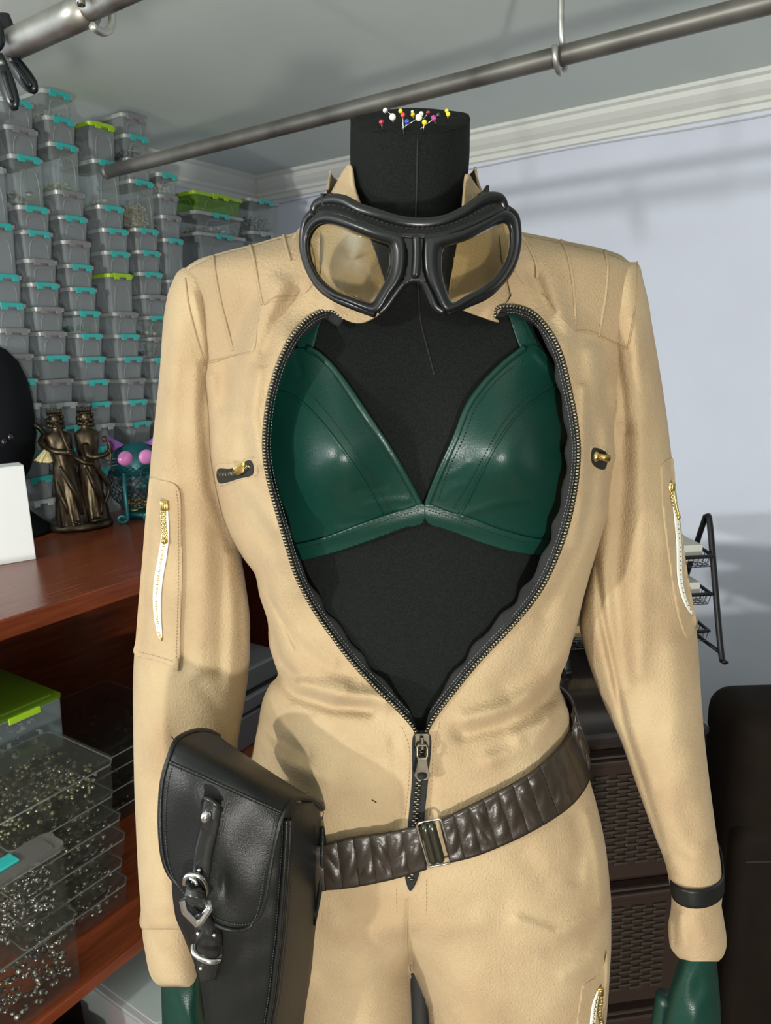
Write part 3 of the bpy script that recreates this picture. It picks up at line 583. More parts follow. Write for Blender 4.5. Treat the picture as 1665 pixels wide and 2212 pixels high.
SFL = [([(445, 790), (440, 900), (455, 1050), (500, 1180)], 12, -.006), ([(420, 640), (440, 720), (450, 800)], 12, .004), ([(380, 700), (365, 850), (350, 1000)], 22, .004), ([(400, 800), (395, 950), (400, 1050)], 20, -.003), ([(500, 1200), (505, 1350), (500, 1480)], 16, .003), ([(470, 1150), (478, 1300), (475, 1450)], 16, -.0025), ([(520, 1290), (522, 1400)], 8, -.003), ([(440, 1150), (440, 1300), (430, 1450)], 18, .0015),
 ([(300, 1480), (340, 1550), (330, 1650)], 24, .003), ([(330, 1700), (350, 1740), (340, 1790)], 22, -.003), ([(320, 1820), (350, 1830)], 22, -.0025), ([(380, 1600), (390, 1700)], 26, -.003), ([(345, 1900), (365, 1950)], 20, .003), ([(400, 1080), (408, 1200), (404, 1350), (398, 1440)], 16, -.0025), ([(430, 1480), (480, 1540), (510, 1560)], 16, -.002)]
SFR = [([(1345, 930), (1345, 1050), (1338, 1150), (1330, 1250), (1338, 1400), (1350, 1480)], 20, -.0075), ([(1322, 900), (1312, 1000), (1308, 1100)], 16, .004), ([(1375, 700), (1385, 900), (1385, 1100), (1385, 1300), (1380, 1450)], 22, .005), ([(1330, 760), (1345, 850), (1350, 930)], 10, -.004), ([(1285, 1210), (1300, 1330), (1325, 1450), (1345, 1560), (1390, 1700), (1435, 1850)], 8, -.006), ([(1300, 1210), (1318, 1330), (1340, 1450), (1365, 1560), (1410, 1700)], 12, .002), ([(1270, 1290), (1290, 1400), (1320, 1500)], 10, .002), ([(1420, 1120), (1440, 1180), (1430, 1240)], 24, .003), ([(1400, 1280), (1440, 1290)], 20, -.002), ([(1450, 1400), (1460, 1500), (1450, 1600)], 24, .003),
 ([(1480, 1750), (1500, 1800)], 26, -.003), ([(1450, 1840), (1480, 1860)], 14, -.003), ([(1500, 1850), (1540, 1830)], 14, .002), ([(1452, 1960), (1455, 2040)], 7, -.004), ([(1500, 1990), (1520, 2030)], 18, .002), ([(1470, 1980), (1480, 2040)], 12, .003), ([(1500, 1640), (1450, 1700)], 26, .002), ([(1440, 1550), (1400, 1620)], 24, -.002)]
def slf(tab, ST):
    def g(px, py):
        L, Rr, dc, bf, bb = pinterp(py, tab); s = (px-(L+Rr)/2)/((Rr-L)/2); return dc-bf*sect(s, 2.1)-strokes(px, py, ST)*np.clip(1.15-np.abs(s)**4, 0, 1)-.0008*np.sin(px/33+py/52)*np.sin(py/44-px/80)
    return g
sleeveL = slf(SLL, SFL); sleeveR = slf(SLR, SFR); cuffL = slf(CUFL, [])
def bendrow(amp, y0, y1):
    return lambda PX, PY, fr: np.zeros_like(PX)
for tab, g, y0, y1, nm in ((SLL, sleeveL, 578, 2008, 'sleeve'), (SLR, sleeveR, 566, 2077, 'sleeve')):
    ys3 = np.concatenate([np.arange(y0, y0+40, 4), np.arange(y0+40, y1, 6), [y1]]); PX3, PY3, D3, V3, fr3 = ring_surface(tab, ys3, 80, 26, g)
    # the free end hangs horizontally: front of the hem lower, back higher in the picture
    nn = len(ys3); f3 = gridf(nn, PX3.shape[1], True)+[tuple(range(PX3.shape[1]))]
    o = mesh(nm, V3.reshape(-1, 3), f3, SUEDE, suit, sol=.0016)
ys3 = np.arange(1990, 2133, 5.); ys3[-1] = 2132; PX3, PY3, D3, V3, fr3 = ring_surface(CUFL, ys3, 60, 22, cuffL); mesh('cuff', V3.reshape(-1, 3), gridf(len(ys3), PX3.shape[1], True), SUEDE, suit, sol=.0016)
def onsuit(px, py):
    """outermost suede surface at a pixel (bodice or sleeve)"""
    px = np.asarray(px, float); py = np.asarray(py, float); D = jump(px, py)
    L, Rr = pinterp(py, JUMP)[:2]; D = np.where((px < L) | (px > Rr), 9, D)
    for tab, g in ((SLL, sleeveL), (SLR, sleeveR)):
        L, Rr = pinterp(py, tab)[:2]; m = (px >= L) & (px <= Rr) & (py > tab[0][0]) & (py < tab[-1][0]); D = np.where(m, np.minimum(D, g(px, py)), D)
    return np.where(D > 5, .655, D)
# collar flaps, folded open
def flapD(sg):
    def g(px, py):
        j = jump(px, np.maximum(py, 560)); nk = .605+.0*px
        t = np.clip((py-360)/230., 0, 1); t = t*t*(3-2*t)
        edge = np.abs(px-887.)
        top = .665-.055*np.clip((170-edge)/60, 0, 1); return top*(1-t)+(np.minimum(j, .597)-.006+(.016+j-np.minimum(j, .597))*np.clip((edge-165)/60, 0, 1)**1.2)*t-.0025*np.sin((px*sg+py*.5)/26.)*np.clip((py-440)/100, 0, 1)
    return g
relief([(754, 356), (738, 372), (722, 402), (704, 432), (680, 462), (640, 500), (618, 545), (625, 600), (655, 650), (690, 668), (722, 671), (746, 690), (772, 697), (798, 690), (822, 674), (838, 655), (834, 620), (818, 565), (800, 515), (786, 470), (772, 430), (762, 400)], flapD(1), 6, .0022, 'collar', SUEDE, suit)
relief([(1010, 374), (1022, 390), (1040, 415), (1062, 440), (1092, 470), (1125, 503), (1150, 545), (1150, 600), (1120, 645), (1090, 660), (1072, 668), (1066, 684), (1086, 698), (1040, 684), (1000, 668), (972, 655), (972, 620), (980, 565), (990, 510), (1000, 465), (1004, 420)], flapD(-1), 6, .0022, 'collar', SUEDE, suit)
# back of the collar and the neckline behind
n = 60; th = np.linspace(-.15, math.pi+.15, n); Vb = []
for k, (zz, rr) in enumerate([(0, 1.0), (.25, .93), (.5, .86), (.75, .80), (1, .77)]):
    zc = at(887, 505, D=.66)[2]*(1-zz)+at(887, 368, D=.66)[2]*zz
    for a in th: Vb.append(M3(.0225+math.cos(a)*.0775*rr, .665+math.sin(a)*.088*rr, zc))
mesh('collar_back', Vb, gridf(5, n), SUEDE, suit, sol=.002)
# seams and raised piping
for p in ([(460, 553), (466, 600), (478, 660), (491, 712), (503, 757)], [(540, 530), (548, 560), (557, 610), (567, 657)], [(612, 508), (619, 535), (627, 562)], [(1120, 505), (1140, 530), (1158, 570), (1160, 600)], [(1212, 519), (1228, 560), (1238, 620), (1243, 700)], [(1306, 542), (1312, 580), (1306, 650), (1293, 726)]):
    mb = MB(); seam(p, jump, .0012, .0014, mb, flat=.8); mb.obj('shoulder_piping', SUEDE_Y, suit)
for p in ([(437, 782), (470, 776), (505, 768), (540, 760)], [(1242, 714), (1270, 714), (1300, 726), (1328, 740), (1356, 752)], [(400, 600), (408, 660), (425, 730), (443, 790)], [(1376, 565), (1374, 640), (1366, 700), (1356, 752)], [(640, 640), (600, 640), (570, 658)]):
    mb = MB(); seam(p, onsuit, .0007, .0006, mb); mb.obj('seam', SUEDE_D, suit)
mb = MB(); seam([(884, 1940), (880, 1990), (881, 2060), (888, 2110)], jump, .0000, .0006, mb); mb.obj('seam', SUEDE_D, suit)
mb = MB()
for p in ([(868, 1570), (884, 1620), (882, 1700), (872, 1780)], [(950, 1560), (936, 1620), (932, 1700), (926, 1770)], [(856, 1920), (857, 1980)], [(921, 1900), (921, 1980)]): mb = MB(); stitches(p, jump, .0002, 9, .00035, mb); mb.obj('stitching', SUEDE_D, suit)
# ------------------------------------------------------------------ main zipper (tape, teeth, slider)
def tapeside(P, inner, wd, name):
    T = np.gradient(P, axis=0); T /= np.linalg.norm(T, axis=1)[:, None]; Nn = np.stack([-T[:, 1], T[:, 0]], 1)*inner
    k = np.linspace(0, 1, 6); V = []
    for i in range(len(P)):
        wv = wd[i]*(1+.16*math.sin(i*.55)*(.4+.6*math.sin(i*.13)**2))
        for q in k:
            p = P[i]+Nn[i]*(wv*q-2); d = jump(P[i][0:1], P[i][1:2])[0]+.0012+.006*q; bd = body(p[0:1], p[1:2])[0]-.0025
            V.append(at(p[0], p[1], D=min(d, bd) if bd > d-.01 else d))
    return mesh(name, V, gridf(len(P), 6), TAPE, suit, sol=.0008)
wl = np.interp(np.linspace(0, 1, 160), [0, .1, .3, .45, .6, .75, .9, 1], [26, 24, 12, 14, 22, 30, 26, 8]); wr = np.interp(np.linspace(0, 1, 160), [0, .1, .25, .4, .55, .75, .9, 1], [24, 22, 26, 30, 32, 36, 26, 8])
tapeside(zl, -1, wl, 'zipper_tape'); tapeside(zr, 1, wr, 'zipper_tape')
mb = MB(); MT = []
for P, sg in ((zl, -1), (zr, 1)):
    d = np.r_[0, np.cumsum(np.linalg.norm(np.diff(P, axis=0), axis=1))]; n = int(d[-1]/7.2); s = (np.arange(n)+.5)*d[-1]/n
    x = np.interp(s, d, P[:, 0]); y = np.interp(s, d, P[:, 1]); tx = np.gradient(x); ty = np.gradient(y); l = np.hypot(tx, ty); tx /= l; ty /= l
    Q = at(x, y, D=jump(x, y)-.0012); Tn = np.gradient(Q, axis=0); Tn /= np.linalg.norm(Tn, axis=1)[:, None]
    for i in range(n):
        sd = np.cross(Tn[i], FW); sd /= np.linalg.norm(sd); nn = np.cross(sd, Tn[i]); mb.box(Q[i]+sd*-.0006*sg, .0030, .0021, .0026, (sd, Tn[i], nn))
    for dd in (9, 15):
        mt = MB(); MT.append(mt)
        Nn = np.stack([-ty, tx], 1)*sg; PP = np.stack([x, y], 1)[6:-6]+Nn[6:-6]*dd
        for i in range(0, len(PP)-1):
            a = PP[i]; b = PP[i]*.45+PP[i+1]*.55; zz = jump(x[i+6:i+7], y[i+6:i+7])[0]-.0002+.006*dd/26
            mt.tube([at(a[0], a[1], D=zz), at(b[0], b[1], D=zz)], .0003, 4)
# closed part of the zip
cz = cat([(911, 1600), (905, 1680), (898, 1760), (892, 1840), (887, 1900)], 60)
for i in range(60):
    x, y = cz[i]; q = at(x, y, D=jump(np.array([x]), np.array([y]))[0]-.0022); mb.box(q+RT*.0011*(1 if i % 2 else -1), .0034, .0013, .0016, (RT, FW, UP))
mb.obj('zipper_teeth', BRONZEZ, suit); [m_.obj('zipper_stitching', GREYTH, suit) for m_ in MT]
relief([(893, 1590), (930, 1590), (925, 1680), (917, 1760), (911, 1840), (905, 1890), (886, 1925), (874, 1890), (876, 1840), (883, 1760), (890, 1680)], lambda px, py: jump(px, py)-.0012, 4, .0012, 'zipper_tape', TAPE, suit)
sp = lambda dx, dy, o: at(912+dx, 1600+dy, D=float(jump(np.array([912.]), np.array([1600.+dy]))[0])-o)
slider = MB(); s0 = sp(0, -2, .004); slider.box(s0, .0125, .004, .011, (RT, FW, UP)); slider.box(sp(0, 6, .0085), .003, .003, .012, (RT, FW, UP)); slider.box(sp(-6, -10, .004), .006, .0035, .006, (RT, FW, UP)); slider.box(sp(6, -10, .004), .006, .0035, .006, (RT, FW, UP))
sl = slider.obj('zipper_slider', BRONZEZ, suit, bev=.0008, smooth=False)
mb = MB(); mb.tube([sp(x, y, .0095) for x, y in [(-11, 16), (-11, 32), (-8, 38), (8, 38), (11, 32), (11, 16), (8, 10), (-8, 10)]], .0014, 8, closed=True)
pf = [(-9, 38), (9, 38), (13, 60), (18, 76), (12, 84), (0, 86), (-12, 84), (-18, 76), (-13, 60)]
Vp = [sp(x, y, .0085) for x, y in pf]+[sp(x, y, .0108) for x, y in pf]; mb.add(Vp, gridf(2, 9, True)+[tuple(range(9)), tuple(range(9, 18))[::-1]]); mb.obj('zipper_pull', BRONZEZ, sl, bev=.0006, smooth=False)
mb = MB(); mb.sph(sp(0, 75, .0110), .0042, 14, (1.2, 1, .7)); mb.obj('pull_recess', BLACKTH, sl)
# ------------------------------------------------------------------ bra
bra = thing('leather_bra', 'dark green leather triangle bra worn on the black dress form', 'bra', tuple(at(915, 1130, D=.57)))
CUPL = [(640, 752), (662, 752), (690, 768), (722, 800), (760, 852), (800, 912), (838, 968), (875, 1030), (905, 1088), (880, 1104), (830, 1122), (760, 1150), (700, 1172), (640, 1186), (600, 1180), (575, 1120), (556, 1040), (548, 960), (552, 880), (570, 810), (602, 768)]
CUPR = [(1150, 744), (1168, 752), (1200, 790), (1240, 830), (1264, 880), (1272, 960), (1266, 1060), (1245, 1140), (1215, 1172), (1150, 1164), (1080, 1146), (1010, 1120), (925, 1092), (934, 1060), (955, 1010), (985, 945), (1010, 880), (1045, 830), (1090, 785), (1130, 752)]
BW = [([(735, 1130), (800, 1122), (850, 1108)], 10, -.0014), ([(790, 1090), (850, 1080), (880, 1080)], 7, .0012), ([(770, 1060), (830, 1050)], 7, -.001), ([(1000, 1112), (1080, 1085), (1150, 1075)], 9, .0016), ([(960, 1030), (985, 1020), (1010, 1000)], 7, .001), ([(955, 1075), (975, 1055), (1000, 1045)], 6, .001), ([(610, 770), (600, 800), (590, 840)], 9, .0016), ([(640, 765), (650, 810)], 8, -.001), ([(1160, 765), (1190, 800), (1225, 820)], 7, .0015)]
def cup(px, py):
    px = np.asarray(px, float); py = np.asarray(py, float); D = body(px, py)-.0045
    for cx, sg in ((715, -1), (1110, 1)):
        D = D-.011*np.exp(-((px-cx)/90.)**2-((py-985)/105.)**2)
    # the inner panel is a band slightly lower than the outer one
    D = D-strokes(px, py, BW)
    return D
relief(CUPL, cup, 5, .002, 'cup', GREEN, bra); relief(CUPR, cup, 5, .002, 'cup', GREEN, bra)
# raised edge bindings
def edge3(name, pts, r, off, m=GREEN, dfun=cup, par=None, flat=.55, n=70):
    mb = MB(); seam(pts, dfun, off, r, mb, n=n, w=10, flat=flat); return mb.obj(name, m, par)
edge3('binding', [(662, 752), (690, 768), (722, 800), (760, 852), (800, 912), (838, 968), (875, 1030), (907, 1090)], .0026, .0008, par=bra)
edge3('binding', [(1135, 750), (1090, 785), (1045, 830), (1010, 880), (985, 945), (955, 1010), (934, 1060), (922, 1092)], .0026, .0008, par=bra)
edge3('panel_seam', [(575, 842), (620, 850), (660, 876), (705, 925), (750, 985), (790, 1045), (815, 1090), (828, 1118)], .0011, .0002, par=bra, flat=1)
edge3('panel_seam', [(1236, 832), (1200, 838), (1150, 868), (1110, 905), (1072, 960), (1040, 1020), (1010, 1080), (992, 1116)], .0011, .0002, par=bra, flat=1)
def bandd(px, py):
    px = np.asarray(px, float); py = np.asarray(py, float); return np.minimum(body(px, py)-.007, cup(px, py)-.0016)-.0016*np.exp(-((py-(1112+np.abs(px-915)*.25))/14.)**2)
relief([(915, 1090), (880, 1100), (840, 1112), (760, 1140), (700, 1162), (640, 1176), (590, 1182), (592, 1212), (650, 1210), (720, 1194), (800, 1168), (870, 1142), (912, 1131)], bandd, 4, .0024, 'under_band', GREEN, bra)
relief([(919, 1090), (960, 1103), (1010, 1118), (1080, 1144), (1150, 1162), (1215, 1170), (1250, 1168), (1250, 1198), (1180, 1200), (1110, 1192), (1040, 1172), (970, 1146), (924, 1130)], bandd, 4, .0024, 'under_band', GREEN, bra)
for p in ([(720, 812), (760, 868), (800, 928), (838, 985), (868, 1036), (892, 1080)], [(640, 822), (680, 862), (722, 912), (765, 970), (805, 1035), (846, 1110)], [(1110, 790), (1065, 830), (1025, 885), (1000, 948), (970, 1010), (945, 1086)], [(1214, 826), (1170, 838), (1130, 866), (1085, 915), (1050, 975), (1015, 1040), (975, 1106)]):
    mb = MB(); stitches(p, cup, .0006, 7.5, .00035, mb); mb.obj('stitching', BLACKTH, bra)
for p in ([(905, 1102), (840, 1122), (760, 1152), (700, 1172), (630, 1188)], [(925, 1102), (985, 1122), (1060, 1150), (1130, 1170), (1210, 1180)]):
    mb = MB(); stitches(p, bandd, .0004, 7.5, .00035, mb); mb.obj('stitching', BLACKTH, bra)
def strapd(px, py): return body(px, py)-.004
for P in ([(640, 758), (672, 756), (690, 700), (712, 640), (700, 560), (668, 560), (672, 640), (655, 700)], [(1130, 756), (1163, 748), (1140, 700), (1122, 640), (1125, 560), (1092, 560), (1088, 640), (1106, 700)]):
    relief(P, strapd, 5, .002, 'strap', GREEN, bra)
mb = MB(); stitches([(1150, 745), (1128, 700), (1110, 650)], strapd, .0005, 8, .0004, mb); mb.obj('stitching', BLACKTH, bra)
V = []  # band round the back
for z in (at(900, 1180, D=.6)[2]-.012, at(900, 1180, D=.6)[2]+.012):
    for a in np.linspace(-.35, math.pi+.35, 50): V.append(M3(.022+math.cos(a)*.147, .66+math.sin(a)*.094, z))
mesh('back_band', V, gridf(2, 50), GREEN, bra, sol=.002)
# ------------------------------------------------------------------ goggles
G = lambda L: [(620+x/3.083, 200+y/3.083) for x, y in L]
gog = thing('goggles', 'black rubber goggles with clear lenses hung around the dress form neck', 'goggles', tuple(at(890, 600, D=.56)))
def gd(px, py):
    px = np.asarray(px, float); py = np.asarray(py, float); u = (px-888)/235.
    return .520+.036*np.abs(u)**2.2-.006*np.exp(-(u/.12)**2)*0-.010*(py-560)/120.*.2
oL = G([(250, 797), (180, 822), (125, 880), (100, 960), (105, 1060), (140, 1170), (200, 1280), (280, 1350), (400, 1400), (500, 1442), (580, 1468), (625, 1450), (690, 1350), (755, 1260), (785, 1180), (795, 1060), (770, 960), (700, 925), (600, 900), (450, 850), (340, 812)])
iL = G([(245, 868), (190, 890), (150, 945), (135, 1010), (150, 1110), (190, 1200), (250, 1270), (330, 1325), (430, 1362), (510, 1390), (560, 1404), (590, 1370), (625, 1300), (665, 1240), (690, 1170), (695, 1090), (690, 1025), (640, 1003), (560, 975), (440, 925), (330, 885)])
oR = G([(905, 975), (955, 945), (1040, 940), (1130, 925), (1250, 880), (1350, 832), (1430, 788), (1490, 795), (1530, 850), (1541, 950), (1535, 1040), (1510, 1130), (1460, 1220), (1400, 1290), (1320, 1345), (1230, 1390), (1140, 1440), (1070, 1462), (1030, 1435), (985, 1345), (935, 1250), (905, 1160)])
iR = G([(1035, 1060), (1060, 1030), (1110, 1012), (1200, 985), (1300, 930), (1370, 895), (1430, 862), (1465, 880), (1480, 930), (1482, 1000), (1475, 1060), (1450, 1130), (1400, 1205), (1330, 1268), (1260, 1315), (1190, 1350), (1130, 1392), (1100, 1400), (1080, 1370), (1055, 1300), (1035, 1220), (1028, 1130)])
LENS = bpy.data.materials.new('lens_glass'); LENS.use_nodes = True
nt = LENS.node_tree; N = nt.nodes; L = nt.links; N.remove(N['Principled BSDF']); tr = N.new('ShaderNodeBsdfTransparent'); tr.inputs[0].default_value = (.86, .84, .76, 1); gl = N.new('ShaderNodeBsdfGlossy'); gl.inputs['Roughness'].default_value = .03
fr_ = N.new('ShaderNodeFresnel'); fr_.inputs[0].default_value = 1.28; ms = N.new('ShaderNodeMixShader'); L.new(fr_.outputs[0], ms.inputs[0]); L.new(tr.outputs[0], ms.inputs[1]); L.new(gl.outputs[0], ms.inputs[2]); L.new(ms.outputs[0], N['Material Output'].inputs[0])
for o_, i_, nm in ((oL, iL, 'left'), (oR, iR, 'right')):
    A = cat(o_, 140, True); B0 = cat(i_, 1400, True); ca = A.mean(0)
    B = nearest(A[:, 0], A[:, 1], B0)
    B = .5*B+.5*np.array([B0[np.argmin(np.abs(np.angle(np.exp(1j*(np.arctan2(*(B0-ca).T[::-1])-math.atan2(p[1]-ca[1], p[0]-ca[0]))))))] for p in A])
    B = nearest(B[:, 0], B[:, 1], B0)
    for _ in range(10): B = .25*np.roll(B, 1, 0)+.5*B+.25*np.roll(B, -1, 0)
    n = len(A); V = []
    prof = [(0.03, .020), (0, .012), (0, .004), (.10, .0012), (.3, 0), (.62, .0004), (.86, .0026), (.97, .006), (1, .010), (.99, .016), (.94, .020)]
    for t, dz in prof:
        P = A*(1-t)+B*t; V.append(at(P[:, 0], P[:, 1], D=gd(P[:, 0], P[:, 1])+dz))
    V = np.vstack(V); f = [q[::-1] for q in gridf(len(prof), n, True, True)]
    mesh('lens_rim', V, f, RUBBER, gog)
    c0 = B.mean(0); VL = []; ts = (.25, .5, .75, .92, 1.02)
    for off in (.0085, .0100):
        VL.append(at(c0[0:1], c0[1:2], D=gd(c0[0:1], c0[1:2])+off))
        for t in ts: P = c0+(B-c0)*t; VL.append(at(P[:, 0], P[:, 1], D=gd(P[:, 0], P[:, 1])+off))
    m1 = 1+len(ts)*n; fl = [(0, 1+j, 1+(j+1) % n) for j in range(n)]+gridf(len(ts), n, True, off=1); f2 = [tuple(a+m1 for a in q[::-1]) for q in fl]; e0_ = 1+(len(ts)-1)*n
    mesh('lens', np.vstack(VL), fl+f2+[(e0_+j, e0_+(j+1) % n, m1+e0_+(j+1) % n, m1+e0_+j) for j in range(n)], LENS, gog)
# rubber skirt behind, top foam roll, nose arch
top = G([(180, 800), (205, 735), (290, 702), (380, 712), (470, 760), (600, 803), (750, 848), (900, 862), (1050, 842), (1180, 783), (1270, 722), (1345, 690), (1415, 700), (1445, 772)])
mid = G([(160, 850), (215, 790), (310, 790), (400, 812), (480, 848), (600, 892), (740, 935), (900, 945), (1050, 925), (1180, 885), (1280, 845), (1370, 800), (1430, 775), (1490, 820)])
T1 = cat(top, 90); T2 = cat(mid, 90)
gk = lambda P: gd(P[:, 0], P[:, 1])
mb = MB(); mb.tube(at(T1[:, 0], T1[:, 1]+4, D=gk(T1)+.021), .0042, 12); mb.obj('padding_roll', RUBBER, gog)
V = []
for t in np.linspace(0, 1, 8):
    P = T1*(1-t)+T2*t; V.append(at(P[:, 0], P[:, 1]+3, D=gk(P)+.020*(1-t)**.7+.003-.001*math.sin(t*math.pi)))
mesh('face_skirt', np.vstack(V), gridf(8, 90), BLACKL, gog, sol=.002)
mb = MB(); Pm = T1*.45+T2*.55; stitches([tuple(p) for p in Pm[::6]], lambda x, y: gd(x, y)+.012, .0006, 11, .0006, mb); mb.obj('stitching', BLACKTH, gog)
side = lambda pts, nm, r, off: MB().tube((lambda P: at(P[:, 0], P[:, 1], D=gk(P)+off))(cat(pts, 50)), r, 12).obj(nm, RUBBER, gog)
side(G([(180, 800), (130, 860), (110, 960), (115, 1060), (150, 1170), (215, 1280), (300, 1350), (430, 1410), (590, 1468)]), 'padding_roll', .0035, .017)
side(G([(1450, 775), (1515, 830), (1532, 950), (1525, 1040), (1500, 1130), (1450, 1220), (1330, 1340), (1200, 1400), (1060, 1462)]), 'padding_roll', .0035, .017)
side(G([(610, 1466), (660, 1420), (720, 1335), (780, 1265), (850, 1240), (905, 1262), (945, 1330), (985, 1420), (1040, 1462)]), 'nose_arch', .0032, .008)
relief(G([(760, 940), (830, 935), (915, 940), (925, 1000), (900, 1060), (905, 1180), (925, 1262), (850, 1244), (770, 1275), (795, 1180), (800, 1060), (780, 990)]), lambda x, y: gd(x, y)+.004, 4, .006, 'bridge', RUBBER, gog)
mb = MB(); mb.tube((lambda P: at(P[:, 0], P[:, 1], D=gk(P)+.001))(cat(G([(862, 950), (866, 1060), (862, 1160), (855, 1235)]), 20)), [.0012]+[.0030]*18+[.0012], 10); mb.obj('hinge', RUBBER, gog)
# elastic strap passing round the neck
def back_strap():
    V = []; n = 60; l = at(706, 432, D=.565); r = at(1056, 436, D=.565)
    for k in (-.009, .009):
        for a in np.linspace(0, math.pi, n):
            c = (l+r)/2; hw = np.linalg.norm(r-l)/2; V.append(c+RT*(-math.cos(a))*hw+FW*math.sin(a)**.8*.20+RT*(-math.cos(a))*math.sin(a)*.02+UP*(k+.03*math.sin(a)))
    return mesh('elastic_strap', V, gridf(2, n), BLACKL, gog, sol=.002)
back_strap()
for x, y in ((706, 432), (1056, 436)):
    mb = MB(); c = at(x, y+6, D=.562); mb.tube([c+RT*sx*.003+UP*sz*.006 for sx, sz in ((-1, -1), (1, -1), (1, 1), (-1, 1))], .0015, 8, closed=True); mb.obj('strap_loop', METAL_D, gog)
# ------------------------------------------------------------------ belt
belt = thing('ruched_belt', 'brown ruched leather belt slung low over the tan jumpsuit', 'belt', tuple(at(900, 1900, D=.6)))
bt = [(560, 1800), (620, 1818), (690, 1825), (700, 1823), (760, 1808), (850, 1795), (905, 1781), (950, 1770), (1000, 1746), (1060, 1716), (1130, 1678), (1180, 1640), (1216, 1602), (1236, 1562), (1236, 1530)]
bb = [(560, 1905), (620, 1918), (690, 1920), (705, 1918), (765, 1912), (858, 1893), (925, 1872), (968, 1861), (1020, 1848), (1082, 1824), (1152, 1790), (1212, 1752), (1250, 1715), (1271, 1672), (1268, 1628)]
TB = cat(bt, 420); BB_ = cat(bb, 420)
def beltseg(i0, i1, name):
    V = []; m = 17
    for i in range(i0, i1):
        s = (i if i < 190 else i-6)/18.5; ph = s % 1.
        for k in range(m):
            t = k/(m-1); P = TB[i]*(1-t)+BB_[i]*t
            L_, R_ = pinterp(np.array([P[1]]), JUMP)[:2]; 
            j = float(jump(np.array([min(P[0], R_[0]-1.5)]), np.array([P[1]]))[0])
            mid_ = .16 < t < .84
            puff = (.0032*abs(math.sin(math.pi*s))**.6*(.75+.25*math.sin(7*t+i*.12+2*math.sin(i*.05))) if mid_ else .0016*(abs(math.sin(math.pi*s))**.4))
            groove = -.0012*math.exp(-((t-.16)/.018)**2)-.0012*math.exp(-((t-.84)/.018)**2)
            pk = .0008*math.sin(13*t+4*math.sin(s*2.1))*math.sin(math.pi*s*1.)*(1 if mid_ else 0)
            V.append(at(P[0], P[1], D=j-.0055-puff-groove-pk))
    return mesh(name, V, gridf(i1-i0, m), BROWN, belt, sol=.003)
ibk0 = int(np.argmin(np.abs(TB[:, 0]-906))); ibk1 = int(np.argmin(np.abs(TB[:, 0]-951)))
beltseg(0, ibk0, 'belt_strip'); beltseg(ibk1, 420, 'belt_strip')
# the rest of the belt round the back
V = []; n = 70; e0 = at(1236, 1530, D=.645); e1 = at(1268, 1628, D=.645); s0_ = at(560, 1800, D=.60); s1_ = at(560, 1905, D=.60)
for a in np.linspace(0, 1, n):
    an = math.pi*a; tp = e0*(1-a)+s0_*a; bt_ = e1*(1-a)+s1_*a
    for q in (tp, bt_):
        dx = (math.cos(an)*.5+.5); base_ = e0*(dx)+s0_*(1-dx) if q is tp else e1*dx+s1_*(1-dx)
        V.append(base_+FW*(math.sin(an)*.15+.0)+RT*(.012*math.sin(an*2)))
mesh('belt_back', V, gridf(n, 2), BROWN, belt, sol=.003)
for off, nm in ((.16, 'stitching'), (.84, 'stitching')):
    for i0, i1 in ((0, ibk0), (ibk1, 400)):
        P = TB[i0:i1]*(1-off)+BB_[i0:i1]*off; mb = MB(); stitches([tuple(p) for p in P[::6]], lambda x, y: jump(x, y)-.0064, .0004, 7, .00045, mb); mb.obj(nm, BLACKTH, belt)
# twin bar buckle
BUCK = mat('dark_buckle', (.05, .048, .035), .28, metal=.7, coat=.3)
buck = MB()
for x0, y0, x1, y1 in ((915, 1779, 938, 1868), (929, 1776, 953, 1865)):
    buck.tube([at(x0+(x1-x0)*s, y0+(y1-y0)*s, D=.5455) for s in np.linspace(0, 1, 12)], [.0018]+[.0040]*10+[.0018], 12)
buck.obj('buckle_bar', BUCK, belt)
mb = MB(); mb.tube([at(x, y, D=.549) for x, y in [(900, 1783), (906, 1778), (946, 1769), (952, 1772), (976, 1856), (972, 1864), (930, 1872), (924, 1868)]], .0012, 8, closed=True); mb.obj('buckle_frame', CHROME, belt)
# ------------------------------------------------------------------ holster pouch
K = 2.6016; H_ = lambda x, y: (320+x/K, 1540+y/K)
pouch = thing('leather_holster', 'long black leather holster pouch with buckled flap hanging at the hip', 'holster', tuple(at(540, 2700, D=.55)))
rows = [  (500, 175, 805, 962, .507, .510, .566), # y, left, corner, right (crop px), D left, D corner, D right
 (560, 150, 772, 968, .505, .504, .566), (640, 140, 772, 968, .505, .503, .566), (800, 135, 765, 972, .503, .501, .566), (950, 132, 755, 968, .502, .500, .566), (1130, 150, 742, 950, .502, .500, .566), (1260, 200, 732, 934, .502, .501, .566), (1400, 255, 715, 922, .503, .502, .567), (1500, 290, 705, 910, .505, .503, .568), (1620, 308, 690, 890, .507, .505, .570), (1748, 322, 668, 872, .510, .508, .572), (2000, 350, 640, 830, .517, .515, .576), (2400, 400, 600, 760, .535, .533, .585), (2900, 455, 560, 690, .565, .563, .60), (3000, 490, 540, 650, .580, .580, .600)]
yy = np.concatenate([np.arange(504, 1800, 14), np.arange(1800, 3001, 40)]); Lx, Cx, Rx, dl, dc_, dr = pinterp(yy, rows); V = []
